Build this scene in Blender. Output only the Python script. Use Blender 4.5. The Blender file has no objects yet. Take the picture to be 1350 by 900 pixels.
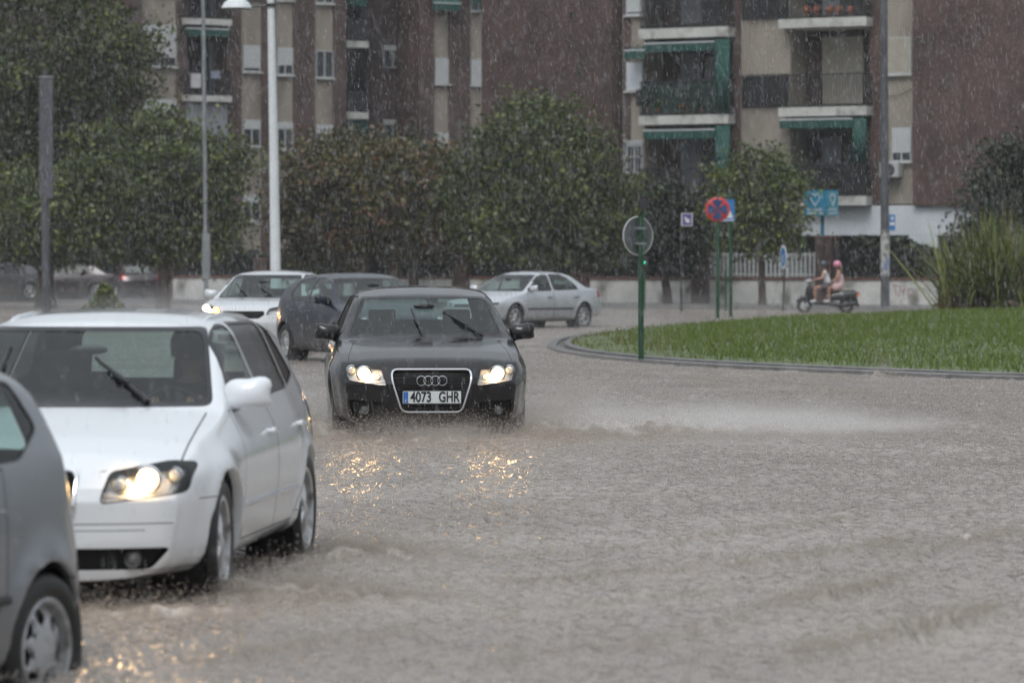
import bpy, bmesh, math, random
import numpy as np
from mathutils import Vector, Matrix
R = math.radians
PI = math.pi
F = 5090.0            # focal length of the photo in its own pixels (1350 wide)
CAMH = 1.60
HOR = 344.0
scene = bpy.context.scene
COL = scene.collection
random.seed(7)

def W(px, py, d):
    """world point seen at photo pixel px,py at distance d"""
    return Vector(((px - 675) / F * d, d, CAMH - (py - HOR) / F * d))
def WX(px, d): return (px - 675) / F * d
def WZ(py, d): return CAMH - (py - HOR) / F * d

# ---------------------------------------------------------------- materials
MATS = {}
def mat(name, col=(.5, .5, .5), rough=.5, metal=0.0, spec=.5, coat=0.0, emit=None, es=0.0, alpha=1.0,
        var=0.0, vscale=5.0, bump=0.0, bscale=40.0, bdist=.01, dirt=None, backdark=False, trans=0.0, vstretch=(1, 1, 1), rvar=0.0):
    if name in MATS: return MATS[name]
    m = bpy.data.materials.new(name); m.use_nodes = True
    nt = m.node_tree; N = nt.nodes; L = nt.links
    b = N['Principled BSDF']; out = N['Material Output']
    b.inputs['Base Color'].default_value = (*col, 1)
    b.inputs['Roughness'].default_value = rough
    b.inputs['Metallic'].default_value = metal
    b.inputs['Specular IOR Level'].default_value = spec
    b.inputs['Coat Weight'].default_value = coat
    b.inputs['Coat Roughness'].default_value = .06
    b.inputs['Alpha'].default_value = alpha
    b.inputs['Transmission Weight'].default_value = trans
    if emit:
        b.inputs['Emission Color'].default_value = (*emit, 1); b.inputs['Emission Strength'].default_value = es
    tc = N.new('ShaderNodeTexCoord')
    mp = N.new('ShaderNodeMapping'); mp.inputs['Scale'].default_value = vstretch
    L.new(tc.outputs['Object'], mp.inputs['Vector'])
    colsock = None
    if var > 0:
        n = N.new('ShaderNodeTexNoise'); n.inputs['Scale'].default_value = vscale; n.inputs['Detail'].default_value = 6
        L.new(mp.outputs['Vector'], n.inputs['Vector'])
        r = N.new('ShaderNodeMapRange'); r.inputs[1].default_value = .3; r.inputs[2].default_value = .7
        r.inputs[3].default_value = 1 - var; r.inputs[4].default_value = 1 + var
        L.new(n.outputs['Fac'], r.inputs[0])
        mx = N.new('ShaderNodeMix'); mx.data_type = 'RGBA'; mx.blend_type = 'MULTIPLY'; mx.inputs[0].default_value = 1
        mx.inputs[6].default_value = (*col, 1)
        L.new(r.outputs[0], mx.inputs[7]); colsock = mx.outputs[2]
    if dirt:
        dc, lo, hi, sc = dirt
        n = N.new('ShaderNodeTexNoise'); n.inputs['Scale'].default_value = sc; n.inputs['Detail'].default_value = 8
        L.new(mp.outputs['Vector'], n.inputs['Vector'])
        r = N.new('ShaderNodeMapRange'); r.inputs[1].default_value = lo; r.inputs[2].default_value = hi
        L.new(n.outputs['Fac'], r.inputs[0])
        mx = N.new('ShaderNodeMix'); mx.data_type = 'RGBA'
        L.new(r.outputs[0], mx.inputs[0])
        if colsock: L.new(colsock, mx.inputs[6])
        else: mx.inputs[6].default_value = (*col, 1)
        mx.inputs[7].default_value = (*dc, 1); colsock = mx.outputs[2]
    if colsock: L.new(colsock, b.inputs['Base Color'])
    if rvar > 0:
        n = N.new('ShaderNodeTexNoise'); n.inputs['Scale'].default_value = 9; n.inputs['Detail'].default_value = 8
        L.new(mp.outputs['Vector'], n.inputs['Vector'])
        r = N.new('ShaderNodeMapRange'); r.inputs[1].default_value = .35; r.inputs[2].default_value = .65
        r.inputs[3].default_value = max(.02, rough - rvar); r.inputs[4].default_value = rough + rvar
        L.new(n.outputs['Fac'], r.inputs[0]); L.new(r.outputs[0], b.inputs['Roughness'])
    if bump > 0:
        n = N.new('ShaderNodeTexNoise'); n.inputs['Scale'].default_value = bscale; n.inputs['Detail'].default_value = 5
        L.new(mp.outputs['Vector'], n.inputs['Vector'])
        bp = N.new('ShaderNodeBump'); bp.inputs['Strength'].default_value = bump; bp.inputs['Distance'].default_value = bdist
        L.new(n.outputs['Fac'], bp.inputs['Height']); L.new(bp.outputs['Normal'], b.inputs['Normal'])
    if backdark:
        g = N.new('ShaderNodeNewGeometry'); d = N.new('ShaderNodeBsdfDiffuse'); d.inputs['Color'].default_value = (.03, .03, .032, 1)
        ms = N.new('ShaderNodeMixShader'); L.new(g.outputs['Backfacing'], ms.inputs[0])
        L.new(b.outputs[0], ms.inputs[1]); L.new(d.outputs[0], ms.inputs[2]); L.new(ms.outputs[0], out.inputs['Surface'])
    MATS[name] = m
    return m

def wet_paint(name, col, metal=.0, rough=.28, coat=1.0, spray=None, spec=.5):
    """car paint under rain: clear coat broken up by drops and a film of water"""
    m = mat(name, col, rough=rough, metal=metal, coat=coat, backdark=True, spec=spec)
    nt = m.node_tree; N = nt.nodes; L = nt.links; b = N['Principled BSDF']
    tc = N.new('ShaderNodeTexCoord')
    v = N.new('ShaderNodeTexVoronoi'); v.inputs['Scale'].default_value = 70
    L.new(tc.outputs['Object'], v.inputs['Vector'])
    r = N.new('ShaderNodeMapRange'); r.inputs[1].default_value = .0; r.inputs[2].default_value = .32
    r.inputs[3].default_value = 1; r.inputs[4].default_value = 0
    L.new(v.outputs['Distance'], r.inputs[0])
    n = N.new('ShaderNodeTexNoise'); n.inputs['Scale'].default_value = 7; n.inputs['Detail'].default_value = 4
    L.new(tc.outputs['Object'], n.inputs['Vector'])
    ad = N.new('ShaderNodeMath'); ad.operation = 'MULTIPLY'
    L.new(r.outputs[0], ad.inputs[0]); L.new(n.outputs['Fac'], ad.inputs[1])
    bp = N.new('ShaderNodeBump'); bp.inputs['Strength'].default_value = .22; bp.inputs['Distance'].default_value = .003
    L.new(ad.outputs[0], bp.inputs['Height']); L.new(bp.outputs[0], b.inputs['Coat Normal'])
    bp2 = N.new('ShaderNodeBump'); bp2.inputs['Strength'].default_value = .1; bp2.inputs['Distance'].default_value = .003
    L.new(ad.outputs[0], bp2.inputs['Height']); L.new(bp2.outputs[0], b.inputs['Normal'])
    # road film thrown up on the lower body
    if spray:
        sx = N.new('ShaderNodeSeparateXYZ'); L.new(tc.outputs['Object'], sx.inputs[0])
        n2 = N.new('ShaderNodeTexNoise'); n2.inputs['Scale'].default_value = 5; n2.inputs['Detail'].default_value = 8
        L.new(tc.outputs['Object'], n2.inputs['Vector'])
        a2 = N.new('ShaderNodeMath'); a2.operation = 'MULTIPLY_ADD'; a2.inputs[1].default_value = -.5
        L.new(n2.outputs['Fac'], a2.inputs[0]); L.new(sx.outputs['Z'], a2.inputs[2])
        r2 = N.new('ShaderNodeMapRange'); r2.inputs[1].default_value = -.08; r2.inputs[2].default_value = .32
        r2.inputs[3].default_value = spray; r2.inputs[4].default_value = 0
        L.new(a2.outputs[0], r2.inputs[0])
        mx = N.new('ShaderNodeMix'); mx.data_type = 'RGBA'
        mx.inputs[6].default_value = (*col, 1); mx.inputs[7].default_value = (.16, .13, .10, 1)
        L.new(r2.outputs[0], mx.inputs[0]); L.new(mx.outputs[2], b.inputs['Base Color'])
    return m

def thin_glass(name, tint=(.42, .47, .45), refl=1.0, haze=.18, hcol=(.35, .38, .37)):
    """tinted window glass: mirror by Fresnel, see-through tint, a film of water that scatters a little"""
    if name in MATS: return MATS[name]
    m = bpy.data.materials.new(name); m.use_nodes = True
    nt = m.node_tree; N = nt.nodes; L = nt.links
    N.remove(N['Principled BSDF']); out = N['Material Output']
    fr = N.new('ShaderNodeFresnel'); gg = N.new('ShaderNodeNewGeometry'); ir = N.new('ShaderNodeMapRange'); ir.inputs[3].default_value = 1.5; ir.inputs[4].default_value = 1 / 1.5
    L.new(gg.outputs['Backfacing'], ir.inputs[0]); L.new(ir.outputs[0], fr.inputs['IOR'])
    mul = N.new('ShaderNodeMath'); mul.operation = 'MULTIPLY'; mul.inputs[1].default_value = 1.0 * refl; mul.use_clamp = True
    L.new(fr.outputs[0], mul.inputs[0])
    tr = N.new('ShaderNodeBsdfTransparent'); tr.inputs[0].default_value = (*tint, 1)
    df = N.new('ShaderNodeBsdfDiffuse'); df.inputs[0].default_value = (*hcol, 1)
    tc = N.new('ShaderNodeTexCoord'); n = N.new('ShaderNodeTexNoise'); n.inputs['Scale'].default_value = 14; n.inputs['Detail'].default_value = 7
    L.new(tc.outputs['Object'], n.inputs['Vector'])
    mr = N.new('ShaderNodeMapRange'); mr.inputs[1].default_value = .3; mr.inputs[2].default_value = .75
    mr.inputs[3].default_value = haze * .5; mr.inputs[4].default_value = haze * 1.6
    L.new(n.outputs['Fac'], mr.inputs[0])
    m1 = N.new('ShaderNodeMixShader'); L.new(mr.outputs[0], m1.inputs[0]); L.new(tr.outputs[0], m1.inputs[1]); L.new(df.outputs[0], m1.inputs[2])
    gl = N.new('ShaderNodeBsdfGlossy'); gl.inputs['Roughness'].default_value = .07
    v = N.new('ShaderNodeTexVoronoi'); v.inputs['Scale'].default_value = 60
    L.new(tc.outputs['Object'], v.inputs['Vector'])
    bp = N.new('ShaderNodeBump'); bp.inputs['Strength'].default_value = .35; bp.inputs['Distance'].default_value = .003
    L.new(v.outputs['Distance'], bp.inputs['Height']); L.new(bp.outputs[0], gl.inputs['Normal'])
    m2 = N.new('ShaderNodeMixShader'); L.new(mul.outputs[0], m2.inputs[0]); L.new(m1.outputs[0], m2.inputs[1]); L.new(gl.outputs[0], m2.inputs[2])
    L.new(m2.outputs[0], out.inputs['Surface'])
    MATS[name] = m
    return m

# ---------------------------------------------------------------- object helpers
def link(name, me, m=None, parent=None, smooth=False):
    o = bpy.data.objects.new(name, me); COL.objects.link(o)
    if m is not None and len(me.materials) == 0: me.materials.append(m)
    if parent is not None: o.parent = parent
    if smooth: me.shade_smooth()
    return o
def tag(o, label=None, cat=None, group=None, kind=None):
    if label: o['label'] = label
    if cat: o['category'] = cat
    if group: o['group'] = group
    if kind: o['kind'] = kind
    return o
def empty(name, loc, rz=0.0, label=None, cat=None, group=None):
    o = bpy.data.objects.new(name, None); COL.objects.link(o); o.empty_display_size = .3
    o.location = loc; o.rotation_euler = (0, 0, rz)
    return tag(o, label, cat, group)

class MB:
    """collects polygons, builds one mesh"""
    def __init__(s): s.v = []; s.f = []; s.mi = []; s.cm = 0
    def add(s, vs, fs):
        n = len(s.v); s.v += [tuple(v) for v in vs]; s.f += [tuple(i + n for i in f) for f in fs]; s.mi += [s.cm] * len(fs); return s
    def box(s, x0, x1, y0, y1, z0, z1, M=None):
        vs = [Vector((x, y, z)) for z in (z0, z1) for y in (y0, y1) for x in (x0, x1)]
        if M: vs = [M @ v for v in vs]
        return s.add(vs, [(0, 2, 3, 1), (4, 5, 7, 6), (0, 1, 5, 4), (2, 6, 7, 3), (1, 3, 7, 5), (0, 4, 6, 2)])
    def tube(s, pts, rad, n=8, cap=True, flat=1.0):
        pts = [Vector(p) for p in pts]
        if not hasattr(rad, '__len__'): rad = [rad] * len(pts)
        rings = []
        up = Vector((0, 0, 1))
        t0 = (pts[1] - pts[0]).normalized()
        a = t0.orthogonal().normalized()
        for i, p in enumerate(pts):
            if i == 0: t = pts[1] - pts[0]
            elif i == len(pts) - 1: t = pts[-1] - pts[-2]
            else: t = (pts[i + 1] - pts[i]).normalized() + (pts[i] - pts[i - 1]).normalized()
            t = t.normalized() if t.length > 1e-9 else t0
            a = (a - t * a.dot(t)); a = a.normalized() if a.length > 1e-6 else t.orthogonal().normalized()
            b = t.cross(a)
            rings.append([p + (a * math.cos(2 * PI * k / n) + b * flat * math.sin(2 * PI * k / n)) * rad[i] for k in range(n)])
        vs = [v for r in rings for v in r]; fs = []
        for i in range(len(pts) - 1):
            for k in range(n):
                k2 = (k + 1) % n
                fs.append((i * n + k, i * n + k2, (i + 1) * n + k2, (i + 1) * n + k))
        if cap:
            fs.append(tuple(range(n))[::-1]); fs.append(tuple((len(pts) - 1) * n + k for k in range(n)))
        return s.add(vs, fs)
    def lathe(s, prof, n=24, M=None, close=False, cap=True):
        """prof: list of (r, z) about z axis"""
        vs = []; fs = []
        for r, z in prof:
            for k in range(n):
                v = Vector((r * math.cos(2 * PI * k / n), r * math.sin(2 * PI * k / n), z))
                vs.append(M @ v if M else v)
        m = len(prof)
        for i in range(m - 1 + (1 if close else 0)):
            j = (i + 1) % m
            for k in range(n):
                k2 = (k + 1) % n
                fs.append((i * n + k, i * n + k2, j * n + k2, j * n + k))
        if not close and cap:
            if prof[0][0] > 1e-5: fs.append(tuple(range(n))[::-1])
            if prof[-1][0] > 1e-5: fs.append(tuple((m - 1) * n + k for k in range(n)))
        return s.add(vs, fs)
    def prism(s, poly, h0, h1, M=None):
        """polygon in xy extruded in z"""
        n = len(poly)
        vs = [Vector((x, y, h0)) for x, y in poly] + [Vector((x, y, h1)) for x, y in poly]
        if M: vs = [M @ v for v in vs]
        fs = [tuple(range(n))[::-1], tuple(range(n, 2 * n))] + [(i, (i + 1) % n, n + (i + 1) % n, n + i) for i in range(n)]
        return s.add(vs, fs)
    def ball(s, c, r, sx=1, sy=1, sz=1, nu=14, nv=9, M=None):
        vs = []; fs = []
        for i in range(nv + 1):
            th = PI * i / nv
            for k in range(nu):
                ph = 2 * PI * k / nu
                v = Vector((math.sin(th) * math.cos(ph) * sx, math.sin(th) * math.sin(ph) * sy, math.cos(th) * sz)) * r
                if M: v = M @ v
                vs.append(Vector(c) + v)
        for i in range(nv):
            for k in range(nu):
                k2 = (k + 1) % nu
                fs.append((i * nu + k, (i + 1) * nu + k, (i + 1) * nu + k2, i * nu + k2))
        return s.add(vs, fs)
    def mesh(s, name):
        me = bpy.data.meshes.new(name); me.from_pydata(s.v, [], s.f); return me
    def build(s, name, m, parent=None, smooth=False, bevel=0.0, fix=False):
        me = s.mesh(name)
        ms = m if isinstance(m, (list, tuple)) else [m]
        for q in ms: me.materials.append(q)
        if len(ms) > 1:
            for p, i in zip(me.polygons, s.mi): p.material_index = i
        if fix or bevel:
            bm = bmesh.new(); bm.from_mesh(me)
            bmesh.ops.remove_doubles(bm, verts=bm.verts, dist=1e-5)
            bmesh.ops.recalc_face_normals(bm, faces=bm.faces)
            if bevel: bmesh.ops.bevel(bm, geom=[e for e in bm.edges if e.calc_face_angle(0) > .5], offset=bevel, segments=2, affect='EDGES', clamp_overlap=True)
            bm.to_mesh(me); bm.free()
        o = link(name, me, None, parent)
        if smooth:
            me.shade_smooth()
            try: me.set_sharp_from_angle(angle=R(40))
            except Exception: pass
        return o

def np_mesh(name, verts, faces, k):
    """fast mesh from numpy arrays; faces all with k corners"""
    me = bpy.data.meshes.new(name)
    nv = len(verts); nf = len(faces)
    me.vertices.add(nv); me.vertices.foreach_set('co', np.ascontiguousarray(verts, dtype=np.float32).ravel())
    me.loops.add(nf * k); me.loops.foreach_set('vertex_index', np.ascontiguousarray(faces, dtype=np.int32).ravel())
    me.polygons.add(nf); me.polygons.foreach_set('loop_start', np.arange(0, nf * k, k, dtype=np.int32))
    try: me.polygons.foreach_set('loop_total', np.full(nf, k, dtype=np.int32))
    except Exception: pass
    me.update(calc_edges=True); me.validate()
    return me

def text_mesh(name, s, size, m, parent, M, ex=.002, sx=1.0, align='CENTER', bold=0.0):
    cu = bpy.data.curves.new(name, 'FONT'); cu.body = s; cu.size = size; cu.extrude = ex; cu.offset = bold
    cu.align_x = align; cu.align_y = 'CENTER'
    t = bpy.data.objects.new('tmp', cu); COL.objects.link(t)
    bpy.context.view_layer.update()
    me = bpy.data.meshes.new_from_object(t.evaluated_get(bpy.context.evaluated_depsgraph_get()))
    bpy.data.objects.remove(t); bpy.data.curves.remove(cu)
    me.transform(M @ Matrix.Diagonal((sx, 1, 1, 1)))
    me.materials.clear(); me.materials.append(m)
    return link(name, me, None, parent)
FACE = Matrix.Rotation(R(90), 4, 'X')   # xy plane -> faces -Y (towards the camera)

# shared materials
M_BLACK = mat('black_trim', (.012, .012, .013), rough=.35)
M_GAP = mat('panel_gap', (.006, .006, .006), rough=.8)
M_RUB = mat('tyre_rubber', (.018, .018, .018), rough=.45, var=.2, vscale=30)
M_LINER = mat('arch_liner', (.008, .008, .008), rough=.9)
M_ALLOY = mat('alloy_rim', (.62, .63, .64), rough=.35, metal=.55, var=.15, vscale=12, dirt=((.12, .10, .08), .5, .75, 9))
M_HUBCAP = mat('plastic_wheel_cover', (.45, .46, .47), rough=.4, metal=.3, dirt=((.10, .09, .08), .5, .8, 9))
M_STEEL = mat('dark_steel', (.05, .05, .05), rough=.5, metal=.6)
M_CHROME = mat('chrome_trim', (.75, .76, .78), rough=.15, metal=1)
M_INT = mat('interior_trim', (.05, .052, .054), rough=.8)
M_SEAT = mat('seat_fabric', (.09, .09, .092), rough=.9)
M_REFL = mat('lamp_reflector', (.75, .74, .72), rough=.42, metal=.45, bump=.6, bscale=30)
M_RED = mat('tail_lamp_red', (.40, .012, .014), rough=.15, coat=1)
M_AMBER = mat('indicator_amber', (.75, .24, .02), rough=.2, coat=.6)
M_LENS = thin_glass('lamp_lens', (.86, .87, .88), 1.0, .05)
M_WIND = thin_glass('windscreen_glass', (.74, .86, .84), .95, .022)
M_GLASS = thin_glass('side_glass', (.58, .70, .67), 1.15, .03)
M_PRIV = thin_glass('privacy_glass', (.10, .11, .11), 1.2, .08)
M_BULB = mat('headlamp_bulb', (1, .9, .7), emit=(1.0, .62, .25), es=12)
M_BULB2 = mat('side_lamp_bulb', (1, .8, .5), emit=(1.0, .58, .24), es=2.5)
M_OFFBULB = mat('unlit_bulb', (.7, .7, .68), rough=.1, coat=1)
M_PLATE = mat('number_plate_white', (.62, .66, .66), rough=.35)
M_PBLUE = mat('number_plate_blue', (.02, .13, .42), rough=.4)
M_PTXT = mat('number_plate_black', (.012, .012, .015), rough=.5)
HAZE = .00028
EXPO = 0.37
# ================================================================= cars
M_FOG = mat('fog_lamp_glass', (.10, .10, .10), rough=.15, coat=1)
def smooth_interp(pts, sig=.03):
    pts = sorted(pts); xs = np.array([p[0] for p in pts]); ys = np.array([p[1] for p in pts])
    g = np.arange(xs[0] - .5, xs[-1] + .5, .005); v = np.interp(g, xs, ys)
    if sig > 0:
        k = np.arange(-3 * sig, 3 * sig + .0049, .005); w = np.exp(-(k / sig) ** 2 / 2); w /= w.sum()
        n = len(k) // 2
        vp = np.concatenate([np.full(n, v[0]), v, np.full(n, v[-1])])
        v = np.convolve(vp, w, 'valid')[:len(g)]
    return lambda x: float(np.interp(x, g, v))

def cut(bm, poly, axis, filt):
    """cut a convex polygon (seen along an axis) into the faces chosen by filt; returns the faces inside"""
    ax = {'front': (0, 2), 'side': (1, 2), 'top': (0, 1)}[axis]
    A = sum(poly[i][0] * poly[(i + 1) % len(poly)][1] - poly[(i + 1) % len(poly)][0] * poly[i][1] for i in range(len(poly)))
    if A < 0: poly = poly[::-1]
    bx0 = min(p[0] for p in poly); bx1 = max(p[0] for p in poly); by0 = min(p[1] for p in poly); by1 = max(p[1] for p in poly)
    bm.normal_update()
    faces = []
    for f in bm.faces:
        a = [v.co[ax[0]] for v in f.verts]; b = [v.co[ax[1]] for v in f.verts]
        if max(a) < bx0 or min(a) > bx1 or max(b) < by0 or min(b) > by1: continue
        if filt(f.calc_center_median(), f.normal): faces.append(f)
    n = len(poly)
    for i in range(n):
        if not faces: return []
        p, q = poly[i], poly[(i + 1) % n]
        d = (q[0] - p[0], q[1] - p[1]); l = math.hypot(*d)
        if l < 1e-6: continue
        nn = (-d[1] / l, d[0] / l)
        co = Vector((0, 0, 0)); no = Vector((0, 0, 0))
        co[ax[0]] = p[0]; co[ax[1]] = p[1]; no[ax[0]] = nn[0]; no[ax[1]] = nn[1]
        es = {e for f in faces for e in f.edges}; vs = {v for f in faces for v in f.verts}
        r = bmesh.ops.bisect_plane(bm, geom=list(faces) + list(es) + list(vs), dist=1e-5, plane_co=co, plane_no=no)
        faces = [g for g in r['geom'] if isinstance(g, bmesh.types.BMFace) and (g.calc_center_median() - co).dot(no) > 0]
    return faces

def grow(poly, d):
    """offset a convex polygon outwards"""
    n = len(poly); A = sum(poly[i][0] * poly[(i + 1) % n][1] - poly[(i + 1) % n][0] * poly[i][1] for i in range(n))
    if A < 0: poly = poly[::-1]
    out = []
    for i in range(n):
        p0, p1, p2 = poly[i - 1], poly[i], poly[(i + 1) % n]
        e1 = Vector((p1[0] - p0[0], p1[1] - p0[1])).normalized(); e2 = Vector((p2[0] - p1[0], p2[1] - p1[1])).normalized()
        n1 = Vector((e1.y, -e1.x)); n2 = Vector((e2.y, -e2.x)); m = (n1 + n2); m /= max(.3, m.dot(n1))
        out.append((p1[0] + m.x * d, p1[1] + m.y * d))
    return out

def rpoly(poly, r=.03, k=4):
    """round the corners"""
    out = []; n = len(poly)
    for i in range(n):
        p0, p1, p2 = Vector(poly[i - 1]), Vector(poly[i]), Vector(poly[(i + 1) % n])
        a = p1 + (p0 - p1).normalized() * min(r, (p0 - p1).length * .45); b = p1 + (p2 - p1).normalized() * min(r, (p2 - p1).length * .45)
        for j in range(k + 1):
            t = j / k; q = a * (1 - t) ** 2 + p1 * 2 * t * (1 - t) + b * t * t; out.append((q.x, q.y))
    return out

def extract(bm, faces, name, m, parent, off=0.0, keep=False, mi=None):
    if not faces: return None
    idx = {}; vs = []; fs = []
    bm.normal_update()
    for f in faces:
        ids = []
        for v in f.verts:
            if v not in idx: idx[v] = len(vs); vs.append(v.co + v.normal * off)
            ids.append(idx[v])
        fs.append(ids)
    me = bpy.data.meshes.new(name); me.from_pydata(vs, [], fs); me.materials.append(m); me.shade_smooth()
    if not keep: bmesh.ops.delete(bm, geom=faces, context='FACES')
    return link(name, me, None, parent)

def wheel(parent, x, y, r, side, style, w=.205, rimr=.2, steer=0.0):
    """side=+1: outer face towards +x"""
    M = Matrix.Translation((x, y, r)) @ Matrix.Rotation(steer, 4, 'Z') @ Matrix.Rotation(R(90) * side, 4, 'Y')
    # local z = outwards
    e = bpy.data.objects.new('wheel', None); COL.objects.link(e); e.parent = parent; e.matrix_local = M; e.empty_display_size = .1
    b = MB(); h = w / 2
    prof = [(rimr + .004, -h * .8), (rimr + .03, -h), (r - .035, -h), (r - .01, -h + .015), (r, -h + .04)]
    for q in (-.5, 0, .5): prof += [(r, q * h - .012), (r - .008, q * h - .01), (r - .008, q * h + .01), (r, q * h + .012)]
    prof += [(r, h - .04), (r - .01, h - .015), (r - .035, h + .002), (rimr + .03, h), (rimr + .004, h * .85)]
    b.lathe(prof, 44, close=True); b.build('tyre', M_RUB, e, smooth=True)
    b = MB()
    M2 = M_ALLOY if style[0] != 'cap' else M_HUBCAP
    b.lathe([(rimr + .006, h * .88), (rimr - .004, h * .95), (rimr - .016, h * .86), (rimr - .022, h * .4), (rimr - .03, -h * .7), (rimr - .05, -h * .75), (rimr - .02, -h * .8), (rimr + .006, -h * .8)], 44, cap=False)
    zo = h * .55
    if style[0] == 'spoke':
        n, w0, w1 = style[1], style[2], style[3]
        for k in range(n):
            A = Matrix.Rotation(2 * PI * k / n + .3, 4, 'Z')
            R0, R1 = .03, rimr - .012
            vs = []
            for t, ww, zz in ((0, w0, .03), (.35, w0 * .8, .028), (.7, (w0 + w1) / 2 * .85, .012), (1, w1, .0)):
                rr = R0 + (R1 - R0) * t
                vs += [Vector((rr, -ww, zo - .03 + zz)), Vector((rr, -ww * .45, zo + zz)), Vector((rr, ww * .45, zo + zz)), Vector((rr, ww, zo - .03 + zz))]
            fs = []
            for i in range(3):
                for j in range(3): fs.append((i * 4 + j, i * 4 + j + 1, (i + 1) * 4 + j + 1, (i + 1) * 4 + j))
            b.add([A @ v for v in vs], fs)
        b.lathe([(.0, zo + .035), (.03, zo + .034), (.055, zo + .02), (.062, zo - .02)], 24, cap=False)
        disc = MB(); disc.lathe([(.02, -h * .35), (rimr * .66, -h * .35), (rimr * .66, -h * .45), (.02, -h * .45)], 30)
        disc.build('brake_or_shade_disc', M_STEEL, e)
        bk = MB(); bk.lathe([(.01, -h * .6), (rimr * .97, -h * .6)], 24); bk.build('wheel_shade_disc', M_LINER, e)  # black disc paints in the shade between the spokes
    else:
        # wheel cover with oval holes: ring sectors between n openings
        n = style[1]
        r0, r1, r2, r3 = .05, rimr * .46, rimr * .80, rimr - .008
        def zz(rr): return zo + .035 - .05 * (rr / rimr) ** 2
        b.lathe([(0, zz(0)), (r0 * .5, zz(0)), (r0, zz(r0)), (r1, zz(r1))], 48, cap=False)
        b.lathe([(r2, zz(r2)), (r3, zz(r3))], 48, cap=False)
        seg = 6
        for k in range(n):
            a0 = 2 * PI * k / n
            for s_ in range(seg):
                # spoke sector wide at hub and rim, narrow in the middle
                pass
            L_ = []
            for j in range(7):
                t = j / 6; rr = r1 + (r2 - r1) * t
                frac = .5 - .36 * math.sin(PI * min(1, max(0, t))) ** .8
                L_.append((rr, frac))
            vs = []; fs = []
            for rr, fr in L_:
                for q in (-1, -.4, .4, 1):
                    a = a0 + q * fr * (2 * PI / n)
                    vs.append(Vector((rr * math.cos(a), rr * math.sin(a), zz(rr) - (.014 if abs(q) == 1 else 0))))
            for i in range(6):
                for q in range(3): fs.append((i * 4 + q, i * 4 + q + 1, (i + 1) * 4 + q + 1, (i + 1) * 4 + q))
            b.add(vs, fs)
        bk = MB(); bk.lathe([(.01, -h * .15), (rimr * .97, -h * .15)], 24); bk.build('brake_or_shade_disc', M_LINER, e)  # black backing disc stands in for shade behind the cover's holes
    b.build('rim', M2, e, smooth=True)
    return e

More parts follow.
